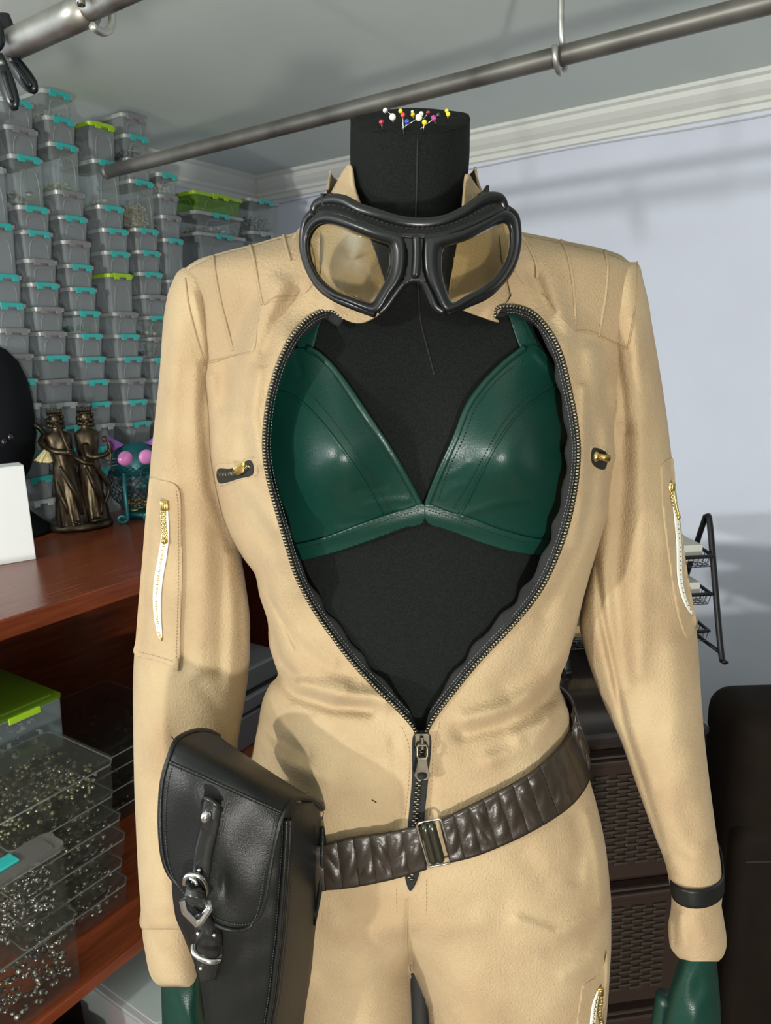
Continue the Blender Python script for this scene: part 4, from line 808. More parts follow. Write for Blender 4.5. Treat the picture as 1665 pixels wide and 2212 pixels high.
for i, y in enumerate(yy):
    ring = []
    for t in np.linspace(.0, 1, 22):
        x = Lx[i]+(Cx[i]-Lx[i])*t; d = dl[i]+(dc_[i]-dl[i])*t-.009*math.sin(math.pi*t)**.8+(.014*max(0, (.12-t)/.12)**2)+(.002*max(0, (t-.95)/.05)**2); d -= .0007*math.sin(x/40.+y/55.)*math.sin(y/70.-x/90.)
        ring.append((x, d))
    for t in np.linspace(0.02, 1, 12):
        x = Cx[i]+(Rx[i]-Cx[i])*t; d = dc_[i]+.004+(dr[i]-dc_[i]-.004)*t**1.15; ring.append((x+4*math.sin(t*math.pi), d-.002*math.sin(t*math.pi)))
    a = H_(0, y); Q = [at(320+x/K, a[1], D=d) for x, d in ring]
    bl = at(320+(Lx[i]+60)/K, a[1], D=dr[i]+.002); Q += [Q[-1]*(1-t)+bl*t for t in np.linspace(.1, 1, 8)]
    V += Q
nr, nc2 = len(yy), len(V)//len(yy); mesh('pouch_body', V, gridf(nr, nc2, True)+[tuple(range(nc2))[::-1], tuple((nr-1)*nc2+k for k in range(nc2))], BLACKL, pouch)
pd = lambda y: pinterp(np.array([y]), rows)
def pouchline(nm, fx, off, r, y0=600, y1=2300, m=BLACKL, pitch=None):
    ys4 = np.linspace(y0, y1, 160); l, c, rr, a, b_, e = pinterp(ys4, rows); x = fx(l, c, rr); mb = MB()
    xs = 320+x/K; ysx = 1540+ys4/K; D_ = b_-off
    if pitch:
        Dm = lambda px, py: np.interp(py, ysx, D_); stitches([(xs[i], ysx[i]) for i in range(0, 160, 8)], Dm, 0, pitch, .0004, mb)
    else: mb.tube(at(xs, ysx, D=D_), r, 8)
    return mb.obj(nm, m, pouch)
pouchline('piping', lambda l, c, r: c+4, .001, .0022); pouchline('piping', lambda l, c, r: c+26, -.004, .0016)
pouchline('stitching', lambda l, c, r: c-18, .0035, 0, pitch=6, m=DKTH); pouchline('stitching', lambda l, c, r: c+46, -.0075, 0, pitch=6, m=BLACKTH)
# flap
u0 = [(400, 130, .580), (345, 103, .566), (275, 98, .545), (200, 122, .524), (152, 160, .510), (112, 260, .502), (80, 380, .497), (68, 520, .494), (68, 660, .492), (82, 800, .490), (112, 890, .489), (150, 945, .489), (205, 1005, .489)]
u1 = [(992, 575, .584), (978, 520, .567), (925, 480, .540), (850, 478, .516), (782, 532, .500), (748, 600, .494), (722, 700, .490), (700, 800, .488), (682, 900, .486), (668, 990, .485), (650, 1070, .485), (625, 1135, .485), (585, 1180, .486)]
U0 = cat(u0, 70); U1 = cat(u1, 70); nu = 44
d0 = np.array([np.interp(i, np.linspace(0, 69, 13), [p[2] for p in u0]) for i in range(70)])
V = []; G2 = np.zeros((70, nu, 3))
for i in range(70):
    for j in range(nu):
        t = j/(nu-1); x = U0[i][0]*(1-t)+U1[i][0]*t; y = U0[i][1]*(1-t)+U1[i][1]*t; D_ = U0[i][2]*(1-t)+U1[i][2]*t
        low = max(0, (i-40)/29.); y += math.sin(math.pi*t)**.7*low**2*(118-60*t+60*t*t); x += 0
        fr4 = 1 if i > 22 else i/22.; D_ -= .008*math.sin(math.pi*t)**.8*fr4; D_ -= .0012*math.sin(x/60.+1)*math.sin(y/90.)*fr4
        D_ += .003*math.exp(-((x-430)/30.)**2-((y-950)/70.)**2)
        G2[i, j] = (x, y, D_)
q = G2.reshape(-1, 3); Vf = at(320+q[:, 0]/K, 1540+q[:, 1]/K, D=q[:, 2]); flap = mesh('flap', Vf, gridf(70, nu), BLACKL, pouch, sol=.003)
mb = MB(); e = np.vstack([G2[:, 0], G2[-1, 1:], G2[::-1, -1][1:]]); mb.tube(at(320+e[:, 0]/K, 1540+e[:, 1]/K, D=e[:, 2]-.0003), .0019, 8); mb.obj('flap_edge', BLACKL, flap)
def flapd(px, py):
    x = (px-320)*K; y = (py-1540)*K; sh = x.shape; x = x.ravel(); y = y.ravel(); A = G2[20:].reshape(-1, 3); out = []
    for a, b_ in zip(x, y): k = ((A[:, :2]-(a, b_))**2).sum(1).argmin(); out.append(A[k, 2])
    return np.array(out).reshape(sh)
def gline(ii, jj, off, mb, pitch=6, r=.0004):
    P = [G2[i, j] for i, j in zip(ii, jj)]; P = np.array(P); X_ = 320+P[:, 0]/K; Y_ = 1540+P[:, 1]/K
    d = np.r_[0, np.cumsum(np.hypot(np.diff(X_), np.diff(Y_)))]; k = int(d[-1]/pitch)
    for i in range(k):
        s = np.array([i*pitch, i*pitch+pitch*.6]); mb.tube(at(np.interp(s, d, X_), np.interp(s, d, Y_), D=np.interp(s, d, P[:, 2])-off), r, 5)
iS = 23
mb = MB(); gline([iS]*nu, range(nu), .0006, mb); gline([iS+1]*nu, range(nu), .0006, mb); gline(range(iS, 69), [2]*46, .0006, mb); gline(range(iS, 69), [nu-3]*46, .0006, mb); gline([67]*nu, range(nu), .0006, mb); mb.obj('stitching', DKTH, flap)
mb = MB(); mb.tube(at(320+G2[iS, :, 0]/K, 1540+G2[iS, :, 1]/K, D=G2[iS, :, 2]+.0004), .0013, 8); mb.obj('fold_seam', BLACKL, flap)
# closing strap with buckle
STR = mat('glossy_strap_leather', (.010, .011, .011), .28, bump=.1, bscale=500, coat=.2)
def strap(nm, lft, rgt, Ds, m=STR, par=pouch, n=40, sol=.0022, bow=.002):
    A = cat([(x, y) for x, y in lft], n); B = cat([(x, y) for x, y in rgt], n); dd_ = np.interp(np.linspace(0, 1, n), np.linspace(0, 1, len(Ds)), Ds); V = []
    for i in range(n):
        for t in np.linspace(0, 1, 9):
            p = A[i]*(1-t)+B[i]*t; V.append(at(320+p[0]/K, 1540+p[1]/K, D=dd_[i]-bow*math.sin(math.pi*t)))
    return mesh(nm, V, gridf(n, 9), m, par, sol=sol)
cs = strap('buckle_strap', [(318, 478), (300, 560), (290, 650), (262, 780), (248, 900), (225, 960)], [(412, 545), (396, 620), (385, 700), (362, 800), (345, 950), (325, 1000)], [.482, .480, .480, .479, .478, .474])
strap('keeper', [(318, 474), (302, 580), (296, 648)], [(416, 542), (402, 620), (384, 702)], [.478, .4765, .4775], sol=.003)
strap('strap_loop', [(222, 945), (205, 990), (196, 1030), (210, 1065), (250, 1085)], [(310, 985), (322, 1020), (330, 1060), (338, 1085), (335, 1110)], [.472, .464, .461, .463, .470], bow=.004)
strap('strap_tail', [(240, 1150), (250, 1220), (258, 1320), (262, 1420), (285, 1515)], [(335, 1120), (375, 1190), (405, 1270), (400, 1400), (380, 1500)], [.474, .478, .480, .483, .488], bow=.004)
strap('strap_tail', [(300, 1130), (330, 1200), (350, 1300), (340, 1400), (350, 1490)], [(350, 1090), (392, 1170), (415, 1260), (418, 1360), (385, 1505)], [.480, .484, .486, .489, .494], bow=.002)
mb = MB(); mb.sph(at(*H_(328, 582), D=.4735), .0050, 16, (1, .7, 1)); mb.obj('rivet', CHROME, pouch)
mb = MB(); mb.tube([at(*H_(x, y), D=d) for x, y, d in [(318, 474, .479), (350, 492, .477), (380, 515, .476), (414, 543, .479)]], .0018, 8); mb.obj('strap_edge', STR, pouch)
def ring4(pts, nm, r, m=CHROME, closed=True, n=60):
    P = np.array([(320+x/K, 1540+y/K, d) for x, y, d in pts]); Q = cat(P, n, closed); mb = MB(); mb.tube(at(Q[:, 0], Q[:, 1], D=Q[:, 2]), r, 10, closed=closed); return mb.obj(nm, m, pouch)
ring4([(205, 960, .474), (212, 925, .472), (245, 912, .470), (285, 920, .470), (312, 950, .471), (325, 1000, .472), (318, 1030, .474)], 'buckle', .0022, closed=False)
ring4([(236, 928, .468), (262, 945, .4655), (272, 968, .465)], 'buckle_prong', .0014, closed=False, n=14)
h = [(192, 1050, .462), (205, 1110, .460), (278, 1185, .459), (300, 1165, .459), (345, 1100, .461), (335, 1065, .465)]
P = [at(*H_(x, y), D=d) for x, y, d in h]; mb = MB(); Q = []
for a, b_ in zip(P[:-1], P[1:]): Q += [a*(1-t)+b_*t for t in np.linspace(0, 1, 8)[:-1]]
mb.tube(Q+[P[-1]], .0029, 8); mb.obj('buckle', CHROME, pouch, smooth=False)
ring4([(256, 1310, .476), (258, 1345, .470), (290, 1375, .466), (340, 1395, .465), (385, 1392, .468), (405, 1372, .474)], 'd_ring', .0024, closed=False)
for x, y in ((287, 885), (280, 1240), (296, 1437), (372, 1250)):
    mb = MB(); mb.sph(at(*H_(x, y), D=.4745 if y < 900 else (.4735 if y < 1300 else .480)), .0016, 10); mb.obj('stud', CHROME, pouch)
for pts in ([(150, 158, .508), (140, 145, .506), (130, 134, .505)], [(150, 158, .508), (156, 140, .505)], [(968, 520, .56), (978, 505, .558)], [(972, 535, .565), (984, 560, .562), (975, 600, .560)]):
    ring4(pts, 'loose_thread', .0004, BLACKTH, False, 8)
# hanger strap joining pouch and belt
strap('hanger_strap', [(968, 640), (962, 760), (955, 900), (940, 1100)], [(990, 640), (998, 730), (985, 950), (940, 1200)], [.560, .556, .556, .562], m=BLACKL)
# ------------------------------------------------------------------ sleeve pockets, chest zips, thigh pocket
def minizip(par, pts, dfun, off, wd, n_t, m_tape, m_teeth, r=.0011, wmul=1.):
    P = cat(pts, 40); T = np.gradient(P, axis=0); T /= np.linalg.norm(T, axis=1)[:, None]; Nn = np.stack([-T[:, 1], T[:, 0]], 1); V = []
    for i in range(40):
        k = wd*math.sin(math.pi*min(1, max(.08, i/39.)))**.35
        for q in (-1, -.5, 0, .5, 1): p = P[i]+Nn[i]*q*k; V.append(at(p[0], p[1], D=float(dfun(p[0:1], p[1:2])[0])-off))
    tp = mesh('zipper_tape', V, gridf(40, 5), m_tape, par, sol=.0008)
    mb = MB(); s = np.linspace(0, 39, n_t)
    for i in range(n_t):
        x = np.interp(s[i], range(40), P[:, 0]); y = np.interp(s[i], range(40), P[:, 1]); q = at(x, y, D=float(dfun(np.array([x]), np.array([y]))[0])-off-.0008)
        tx = np.interp(s[i], range(40), T[:, 0]); ty = np.interp(s[i], range(40), T[:, 1]); a = RT*tx-UP*ty; b_ = RT*-ty-UP*tx
        mb.box(q+b_*.0005*(1 if i % 2 else -1), .0009, .0030*wmul, .0012, (a, b_, FW))
    mb.obj('zipper_teeth', m_teeth, par); return tp
def pullchain(par, pts, dfun, off, nb=7, sc=1.):
    P = cat(pts, nb+3); q = [at(p[0], p[1], D=float(dfun(p[None, 0], p[None, 1])[0])-off) for p in P]
    mb = MB(); mb.box(q[0], .007*sc, .009*sc, .003, (RT, UP, FW)); mb.box(q[0]-FW*.002, .003*sc, .007*sc, .002, (RT, UP, FW)); o = mb.obj('zipper_slider', GOLD, par, bev=.0008)
    mb = MB()
    for i in range(1, len(q)-1): mb.tube([q[i]+(RT*math.cos(a)*.0019+UP*math.sin(a)*.0024)*sc-FW*.001 for a in np.linspace(0, 2*math.pi, 9)[:-1]], .0007*sc, 6, closed=True)
    mb.sph(q[-1]-FW*.001, .0030*sc, 12); mb.obj('zipper_pull', GOLD, o)
spL = thing_part = relief([(325, 1031), (346, 1037), (372, 1044), (386, 1058), (391, 1090), (392, 1160), (394, 1240), (390, 1340), (386, 1444), (372, 1440), (340, 1428), (291, 1414), (293, 1380), (300, 1290), (307, 1210), (314, 1120), (320, 1060)], lambda x, y: np.minimum(sleeveL(x, y), .66)-.0022, 5, .0022, 'sleeve_pocket', SUEDE, suit)
pL = lambda x, y: np.minimum(sleeveL(x, y), .66)-.0022
minizip(spL, [(358, 1092), (358, 1150), (352, 1200), (342, 1260), (340, 1320), (348, 1383)], pL, .0008, 9, 64, WTAPE, GOLD, wmul=.9)
pullchain(spL, [(355, 1092), (352, 1120), (356, 1150), (356, 1168)], pL, .004)
for p in ([(380, 1060), (384, 1100), (385, 1240), (380, 1430)], [(300, 1408), (340, 1418), (376, 1430)]): mb = MB(); stitches(p, pL, .0004, 7, .00035, mb); mb.obj('stitching', SUEDE_D, spL)
pR = lambda x, y: np.minimum(sleeveR(np.minimum(x, pinterp(y, SLR)[1]-2), y), .668)-.0022
spR = relief([(1453, 990), (1440, 994), (1428, 1012), (1430, 1044), (1433, 1100), (1440, 1160), (1452, 1250), (1464, 1320), (1478, 1366), (1490, 1382), (1500, 1366), (1503, 1340), (1500, 1320), (1484, 1230), (1474, 1160), (1467, 1110), (1460, 1060), (1457, 1020)], pR, 5, .0022, 'sleeve_pocket', SUEDE, suit)
minizip(spR, [(1449, 1045), (1460, 1115), (1466, 1180), (1468, 1250), (1480, 1300), (1496, 1330)], pR, .0008, 6, 60, WTAPE, GOLD, wmul=.6)
pullchain(spR, [(1450, 1052), (1453, 1080), (1458, 1100), (1463, 1116)], pR, .004, sc=.9)
czp = relief([(464, 1006), (500, 1000), (544, 988), (552, 996), (555, 1026), (520, 1036), (480, 1050), (466, 1046)], lambda x, y: jump(x, y)-.0012, 3, .0016, 'chest_pocket_welt', SUEDE, suit)
relief([(470, 1014), (500, 1012), (540, 994), (546, 1024), (516, 1034), (474, 1044)], lambda x, y: jump(x, y)-.0018, 3, .001, 'pocket_opening', BLACKTH, czp)
minizip(czp, [(472, 1025), (500, 1024), (520, 1018), (538, 1008)], jump, .0024, 7, 22, BLACKTH, GOLD, wmul=1.3)
mb = MB(); c = at(522, 1012, D=float(jump(np.array([522.]), np.array([1012.]))[0])-.005); mb.box(c, .012, .007, .003, (n_ := (RT*.9+UP*.4)/np.linalg.norm(RT*.9+UP*.4), np.cross(FW, n_), FW)); mb.tube([c+RT*.005+UP*.003+(RT*math.cos(a)+UP*math.sin(a))*.0035-FW*.001 for a in np.linspace(0, 6.28, 11)[:-1]], .0009, 7, closed=True); mb.obj('zipper_slider', GOLD, czp, bev=.0006)
czr = relief([(1276, 962), (1300, 966), (1313, 974), (1310, 1000), (1306, 1022), (1290, 1012), (1279, 1000)], lambda x, y: jump(x, y)-.0006, 3, .0012, 'chest_pocket_welt', SUEDE, suit)
relief([(1281, 968), (1311, 980), (1306, 1014), (1280, 1002)], lambda x, y: jump(x, y)-.0014, 3, .001, 'pocket_opening', BLACKTH, czr)
mb = MB(); c = at(1290, 986, D=float(jump(np.array([1290.]), np.array([986.]))[0])-.004); mb.sph(c-RT*.002, .0045, 12, (1, 1, 1)); mb.tube([c, c+RT*.010-UP*.002], .0028, 10); mb.obj('zipper_slider', GOLD, czr)
lg = legf(LEGR, 885); pT = lambda x, y: jump(x, np.minimum(y, 2268))-.0016
tp_ = relief([(1311, 2060), (1304, 2085), (1290, 2108), (1268, 2124), (1258, 2134), (1254, 2160), (1248, 2200), (1245, 2260), (1300, 2262), (1303, 2212), (1308, 2150), (1312, 2100)], lambda x, y: pT(np.minimum(x, 1304.), y), 4, .0018, 'thigh_pocket', SUEDE, suit)
minizip(tp_, [(1292, 2140), (1284, 2170), (1279, 2212), (1276, 2250)], pT, .0010, 6, 26, WTAPE, GOLD)
pullchain(tp_, [(1296, 2142), (1297, 2165), (1294, 2185), (1298, 2208)], pT, .004)
mb = MB(); mb.tube([at(x, y, D=float(jump(np.array([x]), np.array([y]))[0])-.0006) for x, y in ((803., 1728.), (808., 1731.), (813., 1734.))], .0004, 5); mb.obj('loose_thread', BLACKTH, suit)
# ------------------------------------------------------------------ wrist band and gloves
wb = [(1868, 1440, 1560, .634, .0375, .038), (1884, 1440, 1563, .632, .0372, .038), (1905, 1446, 1564, .631, .0365, .037), (1925, 1458, 1562, .630, .036, .037), (1945, 1470, 1558, .630, .035, .036)]
def tilted(name, tab, y0, y1, tiltf, m, parent, step=5, label=None, nf=50, nbk=20, sol=.0016, dfun=None, close=False):
    ys_ = np.linspace(y0, y1, max(3, int((y1-y0)/step))); g = dfun or (lambda x, y: (lambda L, R_, c, bf, bk: c-bf*sect((x-(L+R_)/2)/((R_-L)/2), 2.1))(*pinterp(y, tab)))
    PXq, PYq, Dq, Vq, frq = ring_surface(tab, ys_, nf, nbk, g); Vq = Vq.copy(); Vq[:, :, 2] += tiltf(Vq); n_ = Vq.shape[1]
    f = gridf(len(ys_), n_, True)+([tuple((len(ys_)-1)*n_+k for k in range(n_)), tuple(range(n_))[::-1]] if close else [])
    return mesh(name, Vq.reshape(-1, 3), f, m, parent, sol=sol)
band = tilted('wrist_strap', [(1890, 1444, 1562, .631, .0375, .038), (1925, 1447, 1564, .630, .0372, .038), (1938, 1450, 1563, .630, .0372, .038)], 1896, 1934, lambda V: -.50*(.63-V@FW)+.004, BLACKL, None)
tag(band, 'black leather strap fastened around the right hand sleeve cuff', 'strap')
def glove(label, tab, fing, D0, thumb):
    L0 = tab[0]; t = thing('leather_glove', label, 'glove', tuple(at((tab[-1][1]+tab[-1][2])/2, tab[-1][0]+200, D=D0)))
    g = lambda x, y: (lambda L, R_, c, bf, bk: c-bf*sect((x-(L+R_)/2)/((R_-L)/2), 2.1)-.003*np.exp(-((x-(L+R_)/2-8)/18.)**2)*np.sin(y/23.))(*pinterp(y, tab))
    ys_ = np.linspace(tab[0][0], tab[-1][0], 40); A, B, C_, Vq, f_ = ring_surface(tab, ys_, 50, 20, g); n_ = Vq.shape[1]
    mesh('palm', Vq.reshape(-1, 3), gridf(40, n_, True)+[tuple(39*n_+k for k in range(n_)), tuple(range(n_))[::-1]], GREEN, t)
    for k, (x0, y0, x1, y1, x2, y2, r) in enumerate(fing):
        Q = cat([(x0, y0, D0+.0), (x1, y1, D0-.004), (x2, y2, D0+.012)], 16); mb = MB(); mb.tube(at(Q[:, 0], Q[:, 1], D=Q[:, 2]), [r]*11+[r*.97, r*.92, r*.8, r*.6, r*.3], 12); mb.obj('thumb' if k == thumb else 'finger', GREEN, t)
    return t
glove('green leather glove below the left cuff beside the black holster', [(2090, 350, 436, .625, .026, .026), (2150, 348, 440, .625, .028, .028), (2212, 350, 452, .625, .028, .026), (2300, 350, 470, .625, .026, .022), (2400, 362, 470, .628, .02, .018)],
      [(378, 2390, 372, 2470, 380, 2545, .0085), (402, 2395, 398, 2490, 402, 2580, .009), (427, 2395, 426, 2490, 426, 2572, .009), (452, 2390, 452, 2470, 448, 2540, .0085), (462, 2290, 486, 2370, 490, 2440, .0095)], .628, 4)
glove('green leather glove hanging out of the cuff with the black strap', [(2040, 1478, 1548, .63, .026, .026), (2080, 1466, 1548, .63, .027, .027), (2130, 1448, 1552, .628, .028, .027), (2180, 1436, 1556, .626, .028, .026), (2212, 1430, 1557, .625, .028, .026), (2300, 1420, 1558, .625, .026, .022), (2400, 1418, 1546, .63, .02, .018)],
      [(1436, 2390, 1430, 2470, 1436, 2540, .0085), (1466, 2395, 1460, 2490, 1462, 2580, .009), (1496, 2395, 1494, 2490, 1494, 2576, .009), (1526, 2390, 1528, 2470, 1524, 2550, .0085), (1440, 2150, 1418, 2280, 1404, 2390, .0105)], .63, 4)
# ------------------------------------------------------------------ pins in the neck top
PC = {'w': (.80, .80, .78), 'p': (.70, .70, .62), 'y': (.80, .62, .01), 'r': (.65, .03, .03), 'b': (.02, .05, .45), 'k': (.01, .01, .012), 'm': (.60, .03, .30), 'c': (.35, .02, .05)}
PM = {k: mat('pin_'+k, v, .2, coat=.5) for k, v in PC.items()}
NM = {'w': 'white', 'p': 'pearl', 'y': 'yellow', 'r': 'red', 'b': 'blue', 'k': 'black', 'm': 'magenta', 'c': 'dark red'}
NEED = mat('needle_steel', (.7, .7, .7), .2, metal=1.)
pins = [  # head, entry (crop px of the neck zoom), colour, radius, what singles it out
 ((654, 120), (700, 150), 'w', 15, 'highest of the pins, standing left on the neck top'), ((702, 163), (706, 198), 'p', 19, 'large head, leftmost of the pearls on the neck top'),
 ((755, 133), (762, 150), 'y', 13, 'leftmost of the yellow heads on the neck top'), ((770, 149), (774, 247), 'r', 13, 'upright long needle in the middle left of the neck top'),
 ((627, 218), (632, 226), 'c', 13, 'pushed in low at the left of the neck top'), ((798, 195), (790, 222), 'b', 13, 'the only blue head on the neck top'),
 ((838, 163), (842, 176), 'y', 13, 'just left of the big pearl head on the neck top'), ((877, 166), (795, 220), 'p', 19, 'large head on a slanted needle mid neck top'),
 ((893, 155), (900, 170), 'p', 14, 'partly behind the big slanted pearl pin'), ((939, 135), (915, 168), 'c', 12, 'standing at the far rim of the neck top'),
 ((1006, 151), (915, 222), 'k', 12, 'the only black head, long slanted needle'), ((975, 185), (985, 200), 'm', 16, 'the only magenta head on the neck top'),
 ((914, 198), (908, 242), 'y', 14, 'nearest the front rim, short needle showing'), ((1062, 137), (1065, 150), 'y', 12, 'upper of the two close yellow heads at right'),
 ((1072, 157), (1070, 172), 'y', 13, 'lower of the two close yellow heads at right'), ((834, 143), (838, 155), 'w', 9, 'small head at the far rim behind the yellow one')]
ti = TOPR; 
def topz(x, d):
    return TOPC[2]+.004+(d-.66)*.43
for (hx, hy), (ex, ey), c, r, ds in pins:
    # entry point: where the ray through it meets the tilted top
    px, py = 620+ex/3.083, 200+ey/3.083; D_ = .60
    for D_t in np.linspace(.605, .712, 120):
        q = at(px, py, D=D_t)
        if q[2] <= topz(0, D_t)+.0006: D_ = D_t; break
    E_ = at(px, py, D=min(D_, .708)); hp = at(620+hx/3.083, 200+hy/3.083, D=min(D_, .708)-.002)
    if hp[2] < E_[2]+.0025: hp[2] = E_[2]+.0025
    t = thing('sewing_pin', '%s headed sewing pin, %s' % (NM[c], ds), 'pin', tuple(E_), 'pins stuck in the neck top')
    mb = MB(); mb.tube([E_+(E_-hp)/max(1e-6, np.linalg.norm(E_-hp))*.004, hp], .00035, 6); mb.obj('needle', NEED, t)
    mb = MB(); mb.sph(hp, r/3.083*.66/F*1.02, 16); mb.obj('pin_head', PM[c], t)
t = thing('safety_pin', 'small open steel safety pin lying at the left of the neck top', 'pin', tuple(at(815, 252, D=.68)), None)
mb = MB(); mb.tube([at(813, 252, D=.68), at(820, 248, D=.68), at(858, 247, D=.68)], .0006, 6); mb.obj('wire', NEED, t)
mb = MB(); mb.sph(at(815, 251, D=.68), .0016, 10, (1.5, 1, .8)); mb.obj('clasp', NEED, t)
# ------------------------------------------------------------------ things on the desk
a, b2 = at(78, 1208, Z=1.0), at(0, 1215, Z=1.0); nn = (a-CAM)*np.array([1, 1, 0]); nn /= np.linalg.norm(nn); nn = nn*.985-RT*.17*1; nn /= np.linalg.norm(nn); dx = np.array([-nn[1], nn[0], 0])
WHITE = mat('white_card', (.80, .83, .84), .5)
wbx = thing('white_box', 'plain white cardboard box standing at the left edge of the desk', 'box', tuple(a+dx*.09+nn*.04))
mb = MB(); V = [a+dx*(.18*u)+nn*(.07*v)+UP*(.0005+z*.243) for u in (0, 1) for v in (0, 1) for z in (0, 1)]
mb.add(V, [(0, 1, 3, 2), (4, 6, 7, 5), (0, 4, 5, 1), (2, 3, 7, 6), (0, 2, 6, 4)]); mb.obj('carton', WHITE, wbx, smooth=False, bev=.001)
mb = MB(); V = [a+dx*(.18*u)+nn*(.07*v)+UP*(.2437+z*.002) for u in (0, 1) for v in (0, 1) for z in (0, 1)]; mb.add(V, [(0, 1, 3, 2), (4, 6, 7, 5), (0, 4, 5, 1), (2, 3, 7, 6), (0, 2, 6, 4), (1, 5, 7, 3)]); mb.obj('lid_flap', WHITE, wbx, smooth=False)
# black velvet wig head
DV = mat('dark_velvet', (.006, .007, .009), .8, spec=.15); GLB = mat('glossy_black', (.01, .01, .012), .15, coat=.5)
hc = at(28, 1165, Z=1.0)+nn*.08; hc[2] = 1.0
head = thing('wig_head', 'tall rounded black wig head partly hidden by the white box', 'wig head', tuple(hc))
mb = MB(); mb.lathe(hc, [(.001, .555), (.03, .552), (.06, .535), (.088, .50), (.105, .45), (.112, .38), (.110, .30), (.10, .24), (.082, .19), (.060, .16), (.050, .12), (.052, .08)], 40); mb.obj('head_form', DV, head)
mb = MB(); mb.lathe(hc, [(.052, .085), (.07, .06), (.10, .03), (.118, .015), (.122, .004), (.118, .0), (.001, .0)], 40); mb.obj('foot', DV, head)
for k, (x, y) in enumerate(((22, 945), (8, 955))):
    q = at(x, y, D=float((hc-CAM) @ FW)-.095); mb = MB(); mb.sph(q+FW*.004, .008, 16, (1, .6, 1.3)); mb.obj('bead_trim', GLB, head)
# bronze statuette: three draped figures back to back
BR = mat('bronze', (.085, .065, .040), .33, metal=.85, var=.5, vscale=40, bump=.3, bscale=120); BRG = mat('gilded_bronze', (.40, .34, .18), .35, metal=.8, var=.4, vscale=60)
sc_ = at(177, 1140, Z=1.0); st = thing('bronze_statuette', 'dark bronze statuette of three draped robed women standing back to back', 'statuette', tuple(sc_))
sr = np.cross(np.array([0, 0, 1.]), (sc_-CAM)*np.array([1, 1, 0])); sr = -sr/np.linalg.norm(sr); sf = np.array([-sr[1], sr[0], 0]); sf = sf if sf @ (sc_-CAM) > 0 else -sf
S = lambda x, d, z: sc_+sr*x+sf*d+UP*z      # right, away, up (metres)
mb = MB(); n = 48; prof = [(.0, .0), (1, .0), (1.04, .008), (1.0, .020), (.88, .024), (.0, .026)]
V = [S(math.cos(2*math.pi*k/n)*.088*r, math.sin(2*math.pi*k/n)*.062*r, z) for r, z in prof for k in range(n)]; mb.add(V, gridf(len(prof), n, True)); mb.obj('plinth', BR, st)
mb = MB()
for k in range(4): mb.box(S(-.055+.036*k, -.056+.004*abs(k-1.5), .020), .018, .006, .003, (sr, sf, UP))
mb.obj('plinth_panels', BLACKTH, st)
def robe(mb, x, d, face, lean=0., ht=.36):
    rowsr = [(.022, .046, .036), (.06, .042, .033), (.11, .036, .030), (.16, .036, .030), (.19, .031, .026), (.215, .026, .022), (.235, .031, .024), (.262, .034, .025), (.285, .036, .021), (.296, .024, .016), (.302, .013, .012), (.312, .0125, .012)]
    V = []; m = 40
    for z, rx, ry in rowsr:
        z_ = z*ht/.36; pl = .11*max(0, 1-z/.22)
        for k in range(m):
            a_ = 2*math.pi*k/m; q_ = 1+pl*math.sin(a_*11+z*30)+.04*math.sin(a_*5+z*50)
            V.append(S(x+lean*z_+rx*q_*math.cos(a_), d+ry*q_*math.sin(a_), z_))
    mb.add(V, gridf(len(rowsr), m, True)); hz = .333*ht/.36; hx = x+lean*hz
    mb.sph(S(hx, d, hz), .0185, 16, (.85, .95, 1.2)); mb.sph(S(hx+face*.004, d-.0165, hz-.001), .004, 8, (.8, 1, 1.3)); mb.sph(S(hx+face*.003, d-.014, hz-.012), .006, 8)
    for j in range(26): a_ = j*.52; mb.sph(S(hx+.019*math.cos(a_), d+.006+.013*math.sin(a_), hz+.006-.0012*j), .0075, 8)   # hair
    return hx, hz
for x, d, fc, ln in ((-.018, -.022, 1, -.06), (.034, -.002, 1, .03)):
    mb = MB(); hx, hz = robe(mb, x, d, fc, ln)
    mb.obj('robed_woman', BR, st)
    mb = MB()
    for j in range(9):
        a_ = math.pi*(j/8); c0 = S(hx+.017*math.cos(a_), d-.010*math.sin(a_), hz+.016); mb.tube([c0, c0+UP*.017+sr*.004*math.cos(a_)], [.0035, .0006], 6)
    mb.tube([S(hx+.0175*math.cos(a_), d-.014*math.sin(a_), hz+.014) for a_ in np.linspace(-.4, math.pi+.4, 14)], .003, 6); mb.obj('spiked_crown', BR, st)
mb = MB()
mb.tube(cat([tuple(S(-.062, .01, .285)), tuple(S(-.080, -.005, .268)), tuple(S(-.052, -.045, .245)), tuple(S(-.012, -.060, .238))], 16), [.012]*6+[.009]*10, 10); mb.sph(S(-.010, -.061, .240), .010, 12, (1, .8, 1.2))
for j in range(4): mb.tube(cat([tuple(S(-.016, -.062, .233+.005*j)), tuple(S(-.006, -.070, .234+.005*j)), tuple(S(.002, -.064, .234+.005*j))], 6), .0024, 6)
mb.obj('arm', BR, st)
mb = MB(); mb.tube(cat([tuple(S(.035, -.025, .255)), tuple(S(.045, -.048, .222)), tuple(S(.082, -.050, .222)), tuple(S(.100, -.046, .232))], 16), [.011]*6+[.0075]*10, 10); mb.sph(S(.101, -.046, .235), .008, 10)
for j in range(4): mb.tube(cat([tuple(S(.099, -.052, .228+.004*j)), tuple(S(.107, -.052, .229+.004*j)), tuple(S(.108, -.044, .229+.004*j))], 6), .0021, 6)
mb.obj('arm', BR, st)
mb = MB(); mb.tube([S(.008, -.062, .200), S(-.012, -.062, .25), S(-.030, -.058, .325)], [.0045, .004, .0052], 8); mb.obj('torch', BR, st)
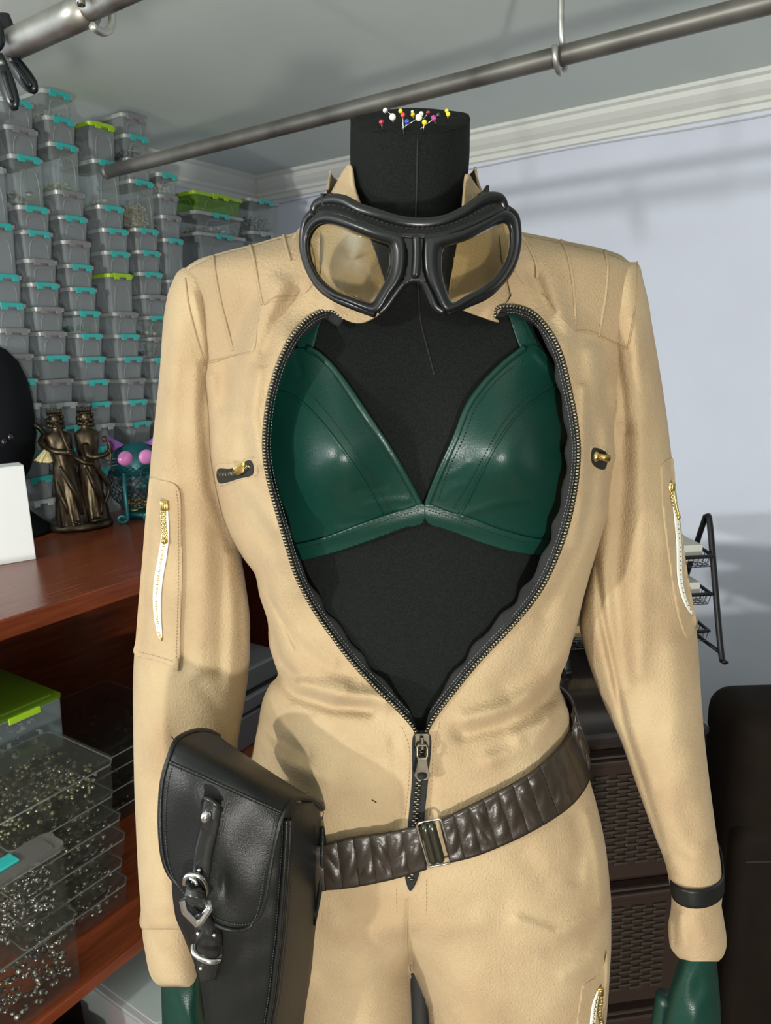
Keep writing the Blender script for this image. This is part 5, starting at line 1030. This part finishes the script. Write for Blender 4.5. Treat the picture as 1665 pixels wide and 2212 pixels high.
mb = MB(); mb.tube(cat([tuple(S(.106, -.046, .165)), tuple(S(.101, -.048, .20)), tuple(S(.104, -.048, .24)), tuple(S(.098, -.046, .268)), tuple(S(.088, -.046, .276)), tuple(S(.092, -.046, .262))], 22), [.002]*4+[.0038]*14+[.006]*4, 8); mb.obj('serpent', BR, st)
mb = MB(); V = []  # gilded sleeve fan at the left
for i in range(10):
    for j in range(26):
        a_ = -2.2+1.55*j/25; r_ = .012+.058*i/9*(1-.12*abs(math.sin(j*1.7))); V.append(S(-.052+r_*math.cos(a_)-.02*i/9, -.01-.012*abs(math.sin(j*1.7))*i/9, .277+r_*math.sin(a_)*1.1))
mesh('pleated_sleeve', V, gridf(10, 26), BRG, st, sol=.004)
mb = MB(); mb.tube([S(-.055, .0, .272), S(-.082, .01, .310), S(-.098, .0, .322)], [.011, .009, .008], 10); mb.obj('arm', BR, st)
mb = MB()
for pts in ([(-.04, -.052, .20), (-.02, -.062, .15), (0, -.06, .10), (.008, -.05, .05)], [(-.052, -.03, .19), (-.050, -.045, .13), (-.036, -.052, .08), (-.03, -.045, .04)], [(.03, -.04, .19), (.045, -.046, .14), (.062, -.03, .08), (.058, -.03, .04)], [(.0, -.055, .225), (.03, -.056, .205), (.055, -.05, .195), (.06, -.048, .17)], [(.05, -.03, .20), (.078, -.02, .15), (.088, -.01, .11), (.07, -.02, .07)]):
    mb.tube(cat([tuple(S(*p)) for p in pts], 22), [.004+.004*math.sin(math.pi*k/21) for k in range(22)], 8)
mb.obj('draped_cloth', BR, st)
mb = MB(); mb.sph(S(.045, -.052, .030), .013, 10, (1.6, 1, .5)); mb.sph(S(-.01, -.05, .030), .012, 10, (1.4, 1, .5)); mb.obj('feet', BR, st)
# cat shaped wire basket
TEALM = mat('teal_enamel', (.006, .12, .14), .35, metal=.3, coat=.2); PURP = mat('purple_enamel', (.30, .10, .42), .35, coat=.3); PINK = mat('pink_glass', (.75, .25, .60), .2, coat=.5); WIRE = mat('dark_wire', (.008, .06, .07), .4, metal=.5)
cc = at(292, 1122, Z=1.0)+(at(292, 1122, Z=1.0)-CAM)*np.array([.02, .02, 0]); cc = cc+sr*.022; cat_ = thing('wire_cat_basket', 'teal wire mesh cat basket with purple ears and pink round eyes', 'cat ornament', tuple(cc))
cr_ = sr; cf_ = sf; Cc = lambda x, d, z: cc+cr_*x+cf_*d+UP*z
rc = .096; zc_ = .112
mb = MB(); V = []; m = 36; pr = [(math.sin(t)*rc, zc_+math.cos(t)*rc*.92) for t in np.linspace(.62, 2.62, 20)]
for fam in (1, -1):
    for k in range(26):
        P = []
        for i, (r_, z_) in enumerate(pr): a_ = 2*math.pi*k/26+fam*i*.085*1.4; P.append(Cc(r_*math.cos(a_), r_*math.sin(a_), z_))
        mb.tube(P, .0011, 4)
mb.obj('wire_mesh', WIRE, cat_)
mb = MB()
for i in (0, -1): r_, z_ = pr[i]; mb.tube([Cc(r_*math.cos(t), r_*math.sin(t), z_) for t in np.linspace(0, 2*math.pi, 41)[:-1]], .0035, 8, closed=True)
mb.obj('rim_ring', TEALM, cat_)
mb = MB(); V = []; hz = .195
for i in range(14):
    t = .02+(math.pi*.62)*i/13
    for k in range(40): a_ = 2*math.pi*k/40; V.append(Cc(.082*math.sin(t)*math.cos(a_), .070*math.sin(t)*math.sin(a_), hz-.028+.074*math.cos(t)))
mb.add(V, [q[::-1] for q in gridf(14, 40, True)]); mb.obj('head', TEALM, cat_)
for sx in (-1, 1):
    mb = MB(); A = [Cc(sx*.030, -.01, hz+.040), Cc(sx*.082, -.004, hz+.012), Cc(sx*.090, -.012, hz+.082), Cc(sx*.052, -.030, hz+.034), Cc(sx*.058, .012, hz+.03)]
    mb.add(A, [(0, 3, 2), (3, 1, 2), (1, 4, 2), (4, 0, 2), (0, 4, 1, 3)]); mb.obj('ear', PURP, cat_, smooth=False, bev=.003)
    mb = MB(); mb.sph(Cc(sx*.031-.006, -.070, hz+.004), .0275, 20, (1, .45, .85)); mb.obj('eye', PINK, cat_)
    for j in range(3):
        mb = MB(); mb.tube([Cc(sx*.045, -.072, hz-.010+.006*j), Cc(sx*.105, -.078, hz-.018+.014*j)], .0009, 5); mb.obj('whisker', CHROME, cat_)
    mb = MB(); P = [Cc(sx*.035-.012, -.075, .155), Cc(sx*.038-.012, -.098, .11), Cc(sx*.038-.012, -.102, .05), Cc(sx*.038-.012, -.100, .018)]+[Cc(sx*.038-.012-.016+.016*math.cos(t)*(1-t/12), -.100, .016-.014*math.sin(t)*(1-t/12)) for t in np.linspace(0, 6.5, 18)]
    mb.tube(cat([tuple(p) for p in P], 60), .0062, 8, flat=.45); mb.obj('scroll_leg', TEALM, cat_)
mb = MB(); mb.lathe(cc, [(.001, .0), (.055, .0), (.058, .018), (.050, .022), (.001, .022)], 32); mb.obj('base_plate', TEALM, cat_)
mb = MB(); mb.tube(cat([tuple(Cc(.02, -.09, .17)), tuple(Cc(.055, -.085, .15)), tuple(Cc(.06, -.09, .11)), tuple(Cc(.02, -.1, .12)), tuple(Cc(.0, -.095, .15))], 24, True), .0035, 6, closed=True); mb.obj('tail_loop', WIRE, cat_)
mb = MB()
for i in range(30): mb.lathe(Cc(random.uniform(-.045, .045), random.uniform(-.045, .04), .026+random.random()*.03), [(.001, 0), (.012, 0), (.012, .003), (.001, .003)], 12)
o = mb.obj('gold_coins', GB, None); tag(o, 'heap of gold foil coins inside the teal wire cat basket', 'coins', None, 'stuff')
# ------------------------------------------------------------------ organizer boxes on the low shelf
CLR = clearmat('clear_organizer', (.09, .09, .085), .09, .10, edge=.28); CLRD = clearmat('smoky_organizer', (.04, .038, .034), .2, .12, edge=.3)
ORIM = clearmat('organizer_rim', (.26, .28, .27), .45, .15)
def organizer(label, x0, x1, y0, y1, z0, z1, m, grains_=None, nx=3, ny=2, lid=None, latch=None, rz=0., contents=None, hname='organizer_box', grp='organizer boxes on and around the low shelf'):
    t = thing(hname, label, 'organizer box', ((x0+x1)/2, (y0+y1)/2, z0), grp); W, Dp = x1-x0, y1-y0; c = ((x0+x1)/2, (y0+y1)/2)
    mb = MB(); rbox(mb, c, W*.95, Dp*.95, W*.98, Dp*.98, z0+.0004, z1-.009, .012, 4); mb.obj('tray', m, t, smooth=False)
    mb = MB(); rbox(mb, c, W, Dp, W, Dp, z1-.009, z1-.002, .015, 4); rbox(mb, c, W*.9, Dp*.88, W*.89, Dp*.87, z1-.002, z1-.0004, .012, 4); mb.obj('lid', lid or m, t, smooth=False)
    mb = MB(); rr_ = .014
    for zq in (z1-.0095,): mb.tube([(x0+rr_, y0-.0005, zq), (x1-rr_, y0-.0005, zq), (x1+.0003, y0+rr_, zq), (x1+.0003, y1-rr_, zq), (x1-rr_, y1, zq), (x0+rr_, y1, zq), (x0-.0003, y1-rr_, zq), (x0-.0003, y0+rr_, zq)], .0016, 6, closed=True)
    mb.obj('lid_rim', ORIM, t)
    mb = MB()
    for i in range(1, nx): mb.box((x0+W*i/nx, c[1], (z0+z1)/2-.003), .0015, Dp*.92, (z1-z0)*.7)
    for j in range(1, ny): mb.box((c[0], y0+Dp*j/ny, (z0+z1)/2-.003), W*.92, .0015, (z1-z0)*.7)
    if nx+ny > 2: mb.obj('dividers', m, t, smooth=False)
    mb = MB(); mb.box((c[0]+W*.1, y0-.002, z1-.012), min(.07, W*.3), .005, .014); mb.obj('latch', latch or m, t, smooth=False, bev=.001)
    if contents:
        nm, lb, mats, frac, n_, r_ = contents; grains(nm, lb, (c[0], c[1], z0+.004+r_), W*.95/2-r_-.006, Dp*.95/2-r_-.006, max(.001, (z1-z0-.016)*frac-r_), n_, r_, mats)
    return t
BRB = mat('brass_stud', (.30, .27, .17), .3, metal=.85); OLV = mat('olive_bead', (.16, .17, .08), .35, metal=.4)
organizer('deep clear box with lime lid clips at the left end of the low shelf', .60, .83, 1.44, 1.74, .66, .785, clearmat('cool_clear', (.30, .36, .38), .30, .15), nx=1, ny=1, lid=clearmat('lime_clip_lid', (.10, .19, .01), .7, .3), latch=LIME, contents=('cotton_pieces', 'pale trinkets in the lime lidded deep box', [WB, DB], .45, 40, .012))
organizer('stacked support box under the lime lidded deep box', .60, .83, 1.44, 1.74, .40, .655, CLRD, nx=1, ny=1)
organizer('flat clear case with lengthwise compartments behind the bead boxes', .86, 1.17, 1.42, 1.80, .555, .60, CLRD, nx=5, ny=1, contents=('dull_beads', 'dull beads in the flat case behind', [DB, BRB, OLV], .5, 120, .005))
for i in range(3): organizer(['uppermost', 'middle', 'lowest'][i]+' dark flat case in the stack behind the bead boxes', .86, 1.15, 1.44, 1.78, .502-.051*i, .551-.051*i, CLRD, nx=4, ny=1, contents=('dark_studs', 'dark studs in the %s dark flat case' % ['uppermost', 'middle', 'lowest'][i], [DB, SB], .5, 90, .006))
organizer('widest clear box full of olive and silver beads, top of its stack', .50, .775, 1.19, 1.42, .662, .735, CLR, nx=2, ny=1, contents=('olive_beads', 'olive and silver beads filling the widest clear box', [OLV, BRB, SB], .8, 420, .0050))
zz = [.662, .606, .556, .506, .456, .4002]; nmz = ['second', 'third', 'fourth', 'fifth', 'lowest']
for i in range(5): organizer(nmz[i]+' flat bead case of the stack under the widest olive bead box', .56+.004*(i % 2), .775+.008*(i % 3), 1.20-.004*(i % 2), 1.42, zz[i+1]+.001, zz[i]-.001, CLR, nx=3, ny=1, contents=('metal_studs', 'shiny metal studs in the %s flat bead case' % nmz[i], [SB, BRB, SB, DB], .7, 230, .0046))
TB_ = organizer('milky lidded box with teal handle clip full of silver chain links', .27, .612, 1.112, 1.36-.185, .5405, .678, CLR, nx=1, ny=1, lid=clearmat('milky_lid', (.17, .165, .155), .5), contents=('chain_links', 'silver chain links in the teal clipped box', [SB, DB, SB], .95, 420, .0044))
organizer('lowest front box under the teal clipped box, holding brass findings', .27, .615, 1.108, 1.36-.183, .4004, .5395, CLR, nx=1, ny=1, contents=('brass_findings', 'brass and silver findings in the lowest front box', [SB, BRB, DB], .8, 300, .0056))
mb = MB(); mb.box((.50, 1.150, .6800), .08, .030, .005); mb.obj('lid_clip', TEAL, TB_, bev=.002, smooth=False)
# things under the shelf
organizer('clear lidded box with red and green cards low behind the left cuff', .66, .86, .98, 1.25, .12, .305, clearmat('cool_clear2', (.55, .60, .60), .35), nx=1, ny=1, hname='organizer_box')
for x, col, nm in ((.70, (.40, .02, .08), 'crimson'), (.73, (.55, .65, .60), 'pale green'), (.76, (.25, .45, .30), 'green')):
    m_ = mat('card_'+nm.replace(' ', '_'), col, .5); o = MB().box((x, 1.10, .20), .012, .2, .14).obj('craft_card', m_, smooth=False); tag(o, nm+' card standing in the clear box low behind the cuff', 'card', 'cards in the low clear box')
mb = MB(); mb.box((.76, 1.115, .06), .26, .30, .12); o = mb.obj('cardboard_carton', mat('brown_carton', (.10, .075, .05), .8), smooth=False, bev=.004); tag(o, 'brown carton on the floor carrying the box of cards', 'box')
DG = mat('dark_glass', (.02, .022, .018), .2, coat=.4)
for i, (x, y) in enumerate([(.40, 1.14), (.47, 1.16), (.54, 1.14), (.60, 1.17), (.50, 1.08), (.43, 1.07), (.58, 1.09)]):
    t = thing('glass_jar', 'dark glass jar on the floor under the low shelf, %s of the cluster' % ['far left', 'rear second', 'rear third', 'rear right end', 'front middle', 'front left', 'front right'][i], 'jar', (x, y, 0), 'dark jars under the low shelf'); mb = MB(); mb.lathe((x, y, 0), [(.001, 0), (.032, 0), (.034, .01), (.034, .20), (.026, .225), (.024, .235)], 20); mb.obj('jar_body', DG, t)
    mb = MB(); mb.lathe((x, y, .235), [(.026, 0), (.027, .02), (.001, .021)], 20); mb.obj('jar_lid', DV, t)
# grey office printer behind the left elbow
GP = mat('grey_machine', (.11, .115, .12), .35, coat=.2); GK = mat('machine_black', (.008, .008, .009), .2, coat=.4)
pr_ = thing('office_printer', 'dark grey office printer glimpsed between left sleeve and waist', 'printer', (1.40, 1.56, .4))
part('printer_body', 1.27, 1.52, 1.42, 1.78, .401, .50, GP, pr_, .006); part('paper_slot', 1.28, 1.51, 1.425, 1.77, .50, .515, GK, pr_); part('output_tray', 1.27, 1.52, 1.41, 1.78, .515, .555, GP, pr_, .004); part('scanner_gap', 1.28, 1.51, 1.425, 1.77, .555, .568, GK, pr_); part('scanner_lid', 1.27, 1.52, 1.42, 1.78, .568, .635, GP, pr_, .008)
# ------------------------------------------------------------------ right side: rattan chest, letter tray, sofa
CH = mat('dark_brown_plastic', (.030, .018, .014), .28, coat=.3); CHW = mat('woven_brown_plastic', (.034, .024, .018), .4, coat=.1); CHW2 = mat('woven_light_strip', (.036, .027, .020), .4); CHT = mat('glossy_chest_top', (.018, .014, .015), .12, coat=.5)
p0 = at(1515, 1560, Z=.86); p1 = at(1255, 1585, Z=.86); ex = (p1-p0)/np.linalg.norm(p1-p0); ey = np.array([ex[1], -ex[0], 0]); ey = ey if ey @ (p0-CAM) > 0 else -ey
chest = thing('rattan_drawer_chest', 'dark brown woven plastic chest of drawers behind the right arm', 'chest of drawers', tuple(p0+ex*.35+ey*.2-UP*.86))
Q = lambda u, v, z: p0+ex*u+ey*v+UP*(z-.86)      # along the front, into the chest, height
WCH = .62; DCH = .40
def cbox(nm, u0, u1, v0, v1, z0, z1, m, par, bev=None): return MB().box(Q((u0+u1)/2, (v0+v1)/2, (z0+z1)/2), u1-u0, v1-v0, z1-z0, (ex, ey, UP)).obj(nm, m, par, smooth=False, bev=bev)
cbox('carcass', 0, WCH, .02, DCH, .02, .84, CH, chest); cbox('chest_top', -.01, WCH+.01, -.012, DCH+.01, .84, .86, CHT, chest, .006)
for j in range(4): cbox('leg', .02 if j % 2 else WCH-.06, .06 if j % 2 else WCH-.02, .03 if j < 2 else DCH-.05, .07 if j < 2 else DCH-.01, 0, .02, CH, chest)
zt = .815
for j, hgt in enumerate((.255, .255, .25)):
    dr_ = cbox('drawer', .012, WCH-.012, -.004, .02, zt-hgt+.008, zt, CH, chest, .004)
    mb = MB(); lw_ = MB(); n1 = 26; n2 = 25; u0, u1, z0, z1 = .05, WCH-.05, zt-hgt+.04, zt-.035
    for a_ in range(n1):
        for b_ in range(n2):
            if (a_+b_) % 2: continue
            u = u0+(u1-u0)*(a_+.5)/n1; z = z0+(z1-z0)*(b_+.5)/n2; lw_.box(Q(u, -.0062, z), (u1-u0)/n1*1.25, .004, (z1-z0)/n2*.72, (ex, ey, UP))
    lw_.obj('woven_panel', CHW2, dr_, smooth=False, bev=.001)
    cbox('drawer_lip', .03, WCH-.03, -.014, -.003, zt-.016, zt-.004, CH, dr_, .003)
    zt -= hgt+.012
# letter tray
TR = mat('black_tray_metal', (.010, .011, .013), .35, metal=.3); MESHM = mat('tray_mesh', (.05, .052, .055), .4, metal=.5); KR = mat('kraft_paper', (.34, .25, .12), .8); PAP = mat('paper_stack', (.60, .60, .56), .8)
f0 = at(1542, 1430, Z=.86); f1_ = at(1222, 1452, Z=.86); tx_ = (f1_-f0)/np.linalg.norm(f1_-f0); ty_ = np.array([tx_[1], -tx_[0], 0]); ty_ = ty_ if ty_ @ (f0-CAM) > 0 else -ty_
TW = .30; tr_ = thing('letter_tray', 'black wire mesh letter tray with tiers on the brown chest', 'letter tray', tuple(f0+tx_*.15+ty_*.1))
T_ = lambda u, v, z: f0+tx_*u+ty_*v+UP*z
for u in (-.012, TW+.012):
    mb = MB(); mb.tube(cat([tuple(T_(u, -.02, .006)), tuple(T_(u, -.0, .03)), tuple(T_(u, .07, .265)), tuple(T_(u, .085, .285)), tuple(T_(u, .10, .265)), tuple(T_(u, .20, .03)), tuple(T_(u, .22, .006))], 60), .007, 8, flat=.6); mb.obj('side_frame', TR, tr_)
    mb = MB(); mb.tube([T_(u, -.0, .02), T_(u, .2, .02)], .004, 8); mb.obj('side_rail', TR, tr_)
for j, z in enumerate((.045, .125, .205)):
    sh = .04*(2-j)/2-.03; tl = []
    y0, y1 = .028, .30; mb = MB(); mb.tube([T_(.0, y0, z+.012), T_(TW+.0, y0, z+.012), T_(TW, y1, z+.03), T_(0, y1, z+.03)], .0042, 8, closed=True); rimo = mb.obj('tray_tier', TR, tr_)
    mb = MB()
    for k in range(30): u = TW*k/29; mb.tube([T_(u, y0, z+.012), T_(u, y0+.01, z-.012), T_(u, y1, z+.004), T_(u, y1, z+.03)], .0009, 4)
    for k in range(26): v = y0+(y1-y0)*k/25; mb.tube([T_(.0, v, z+.016), T_(.006, v, z-.009), T_(TW-.006, v, z-.009), T_(TW, v, z+.016)], .0009, 4)
    mb.obj('mesh_bottom', MESHM, rimo)
    o = MB().box(T_(TW/2, .17, z+.014), TW*.92, .24, .034, (tx_, ty_, UP)).obj('paper_pile', KR if j == 0 else PAP, smooth=False, bev=.002)
    tag(o, ['kraft envelopes piled in the lowest tier of the letter tray', 'papers lying in the middle tier of the letter tray', 'papers lying in the top tier of the letter tray'][j], 'papers')
# dark sofa corner
SOF = mat('dark_brown_upholstery', (.013, .0085, .0055), .8, spec=.15, bump=.5, bscale=40, var=.3, vscale=14)
sb = at(1562, 2212, D=1.2); sofa = thing('sofa', 'dark brown upholstered sofa back at the lower right edge', 'sofa', tuple(M3(.93, 1.28, 0)))
def cush(nm, x0, x1, d0, d1, z0, z1, par, rad=.05):
    mb = MB(); mb.box(M3((x0+x1)/2, (d0+d1)/2, (z0+z1)/2), x1-x0, d1-d0, z1-z0, (RT, FW, UP)); return mb.obj(nm, SOF, par, bev=rad)
o = cush('backrest', .632, 1.35, 1.20, 1.38, .30, .835, sofa); o.modifiers['b'].segments = 5
o = cush('lower_back', .636, 1.35, 1.19, 1.40, .06, .62, sofa, .03); o.modifiers['b'].segments = 4
o = cush('seat', .64, 1.35, 1.39, 1.95, .12, .42, sofa, .04)
for x, d in ((.66, 1.24), (1.3, 1.24), (.66, 1.9), (1.3, 1.9)): mb = MB(); mb.tube([M3(x, d, 0), M3(x, d, .13)], .02, 12); mb.obj('leg', METAL_D, sofa)
mb = MB(); mb.tube([M3(x, 1.1885, .555-.02*(x-.63)) for x in np.linspace(.65, 1.33, 30)], .0008, 5); mb.obj('seam', DKTH, sofa)
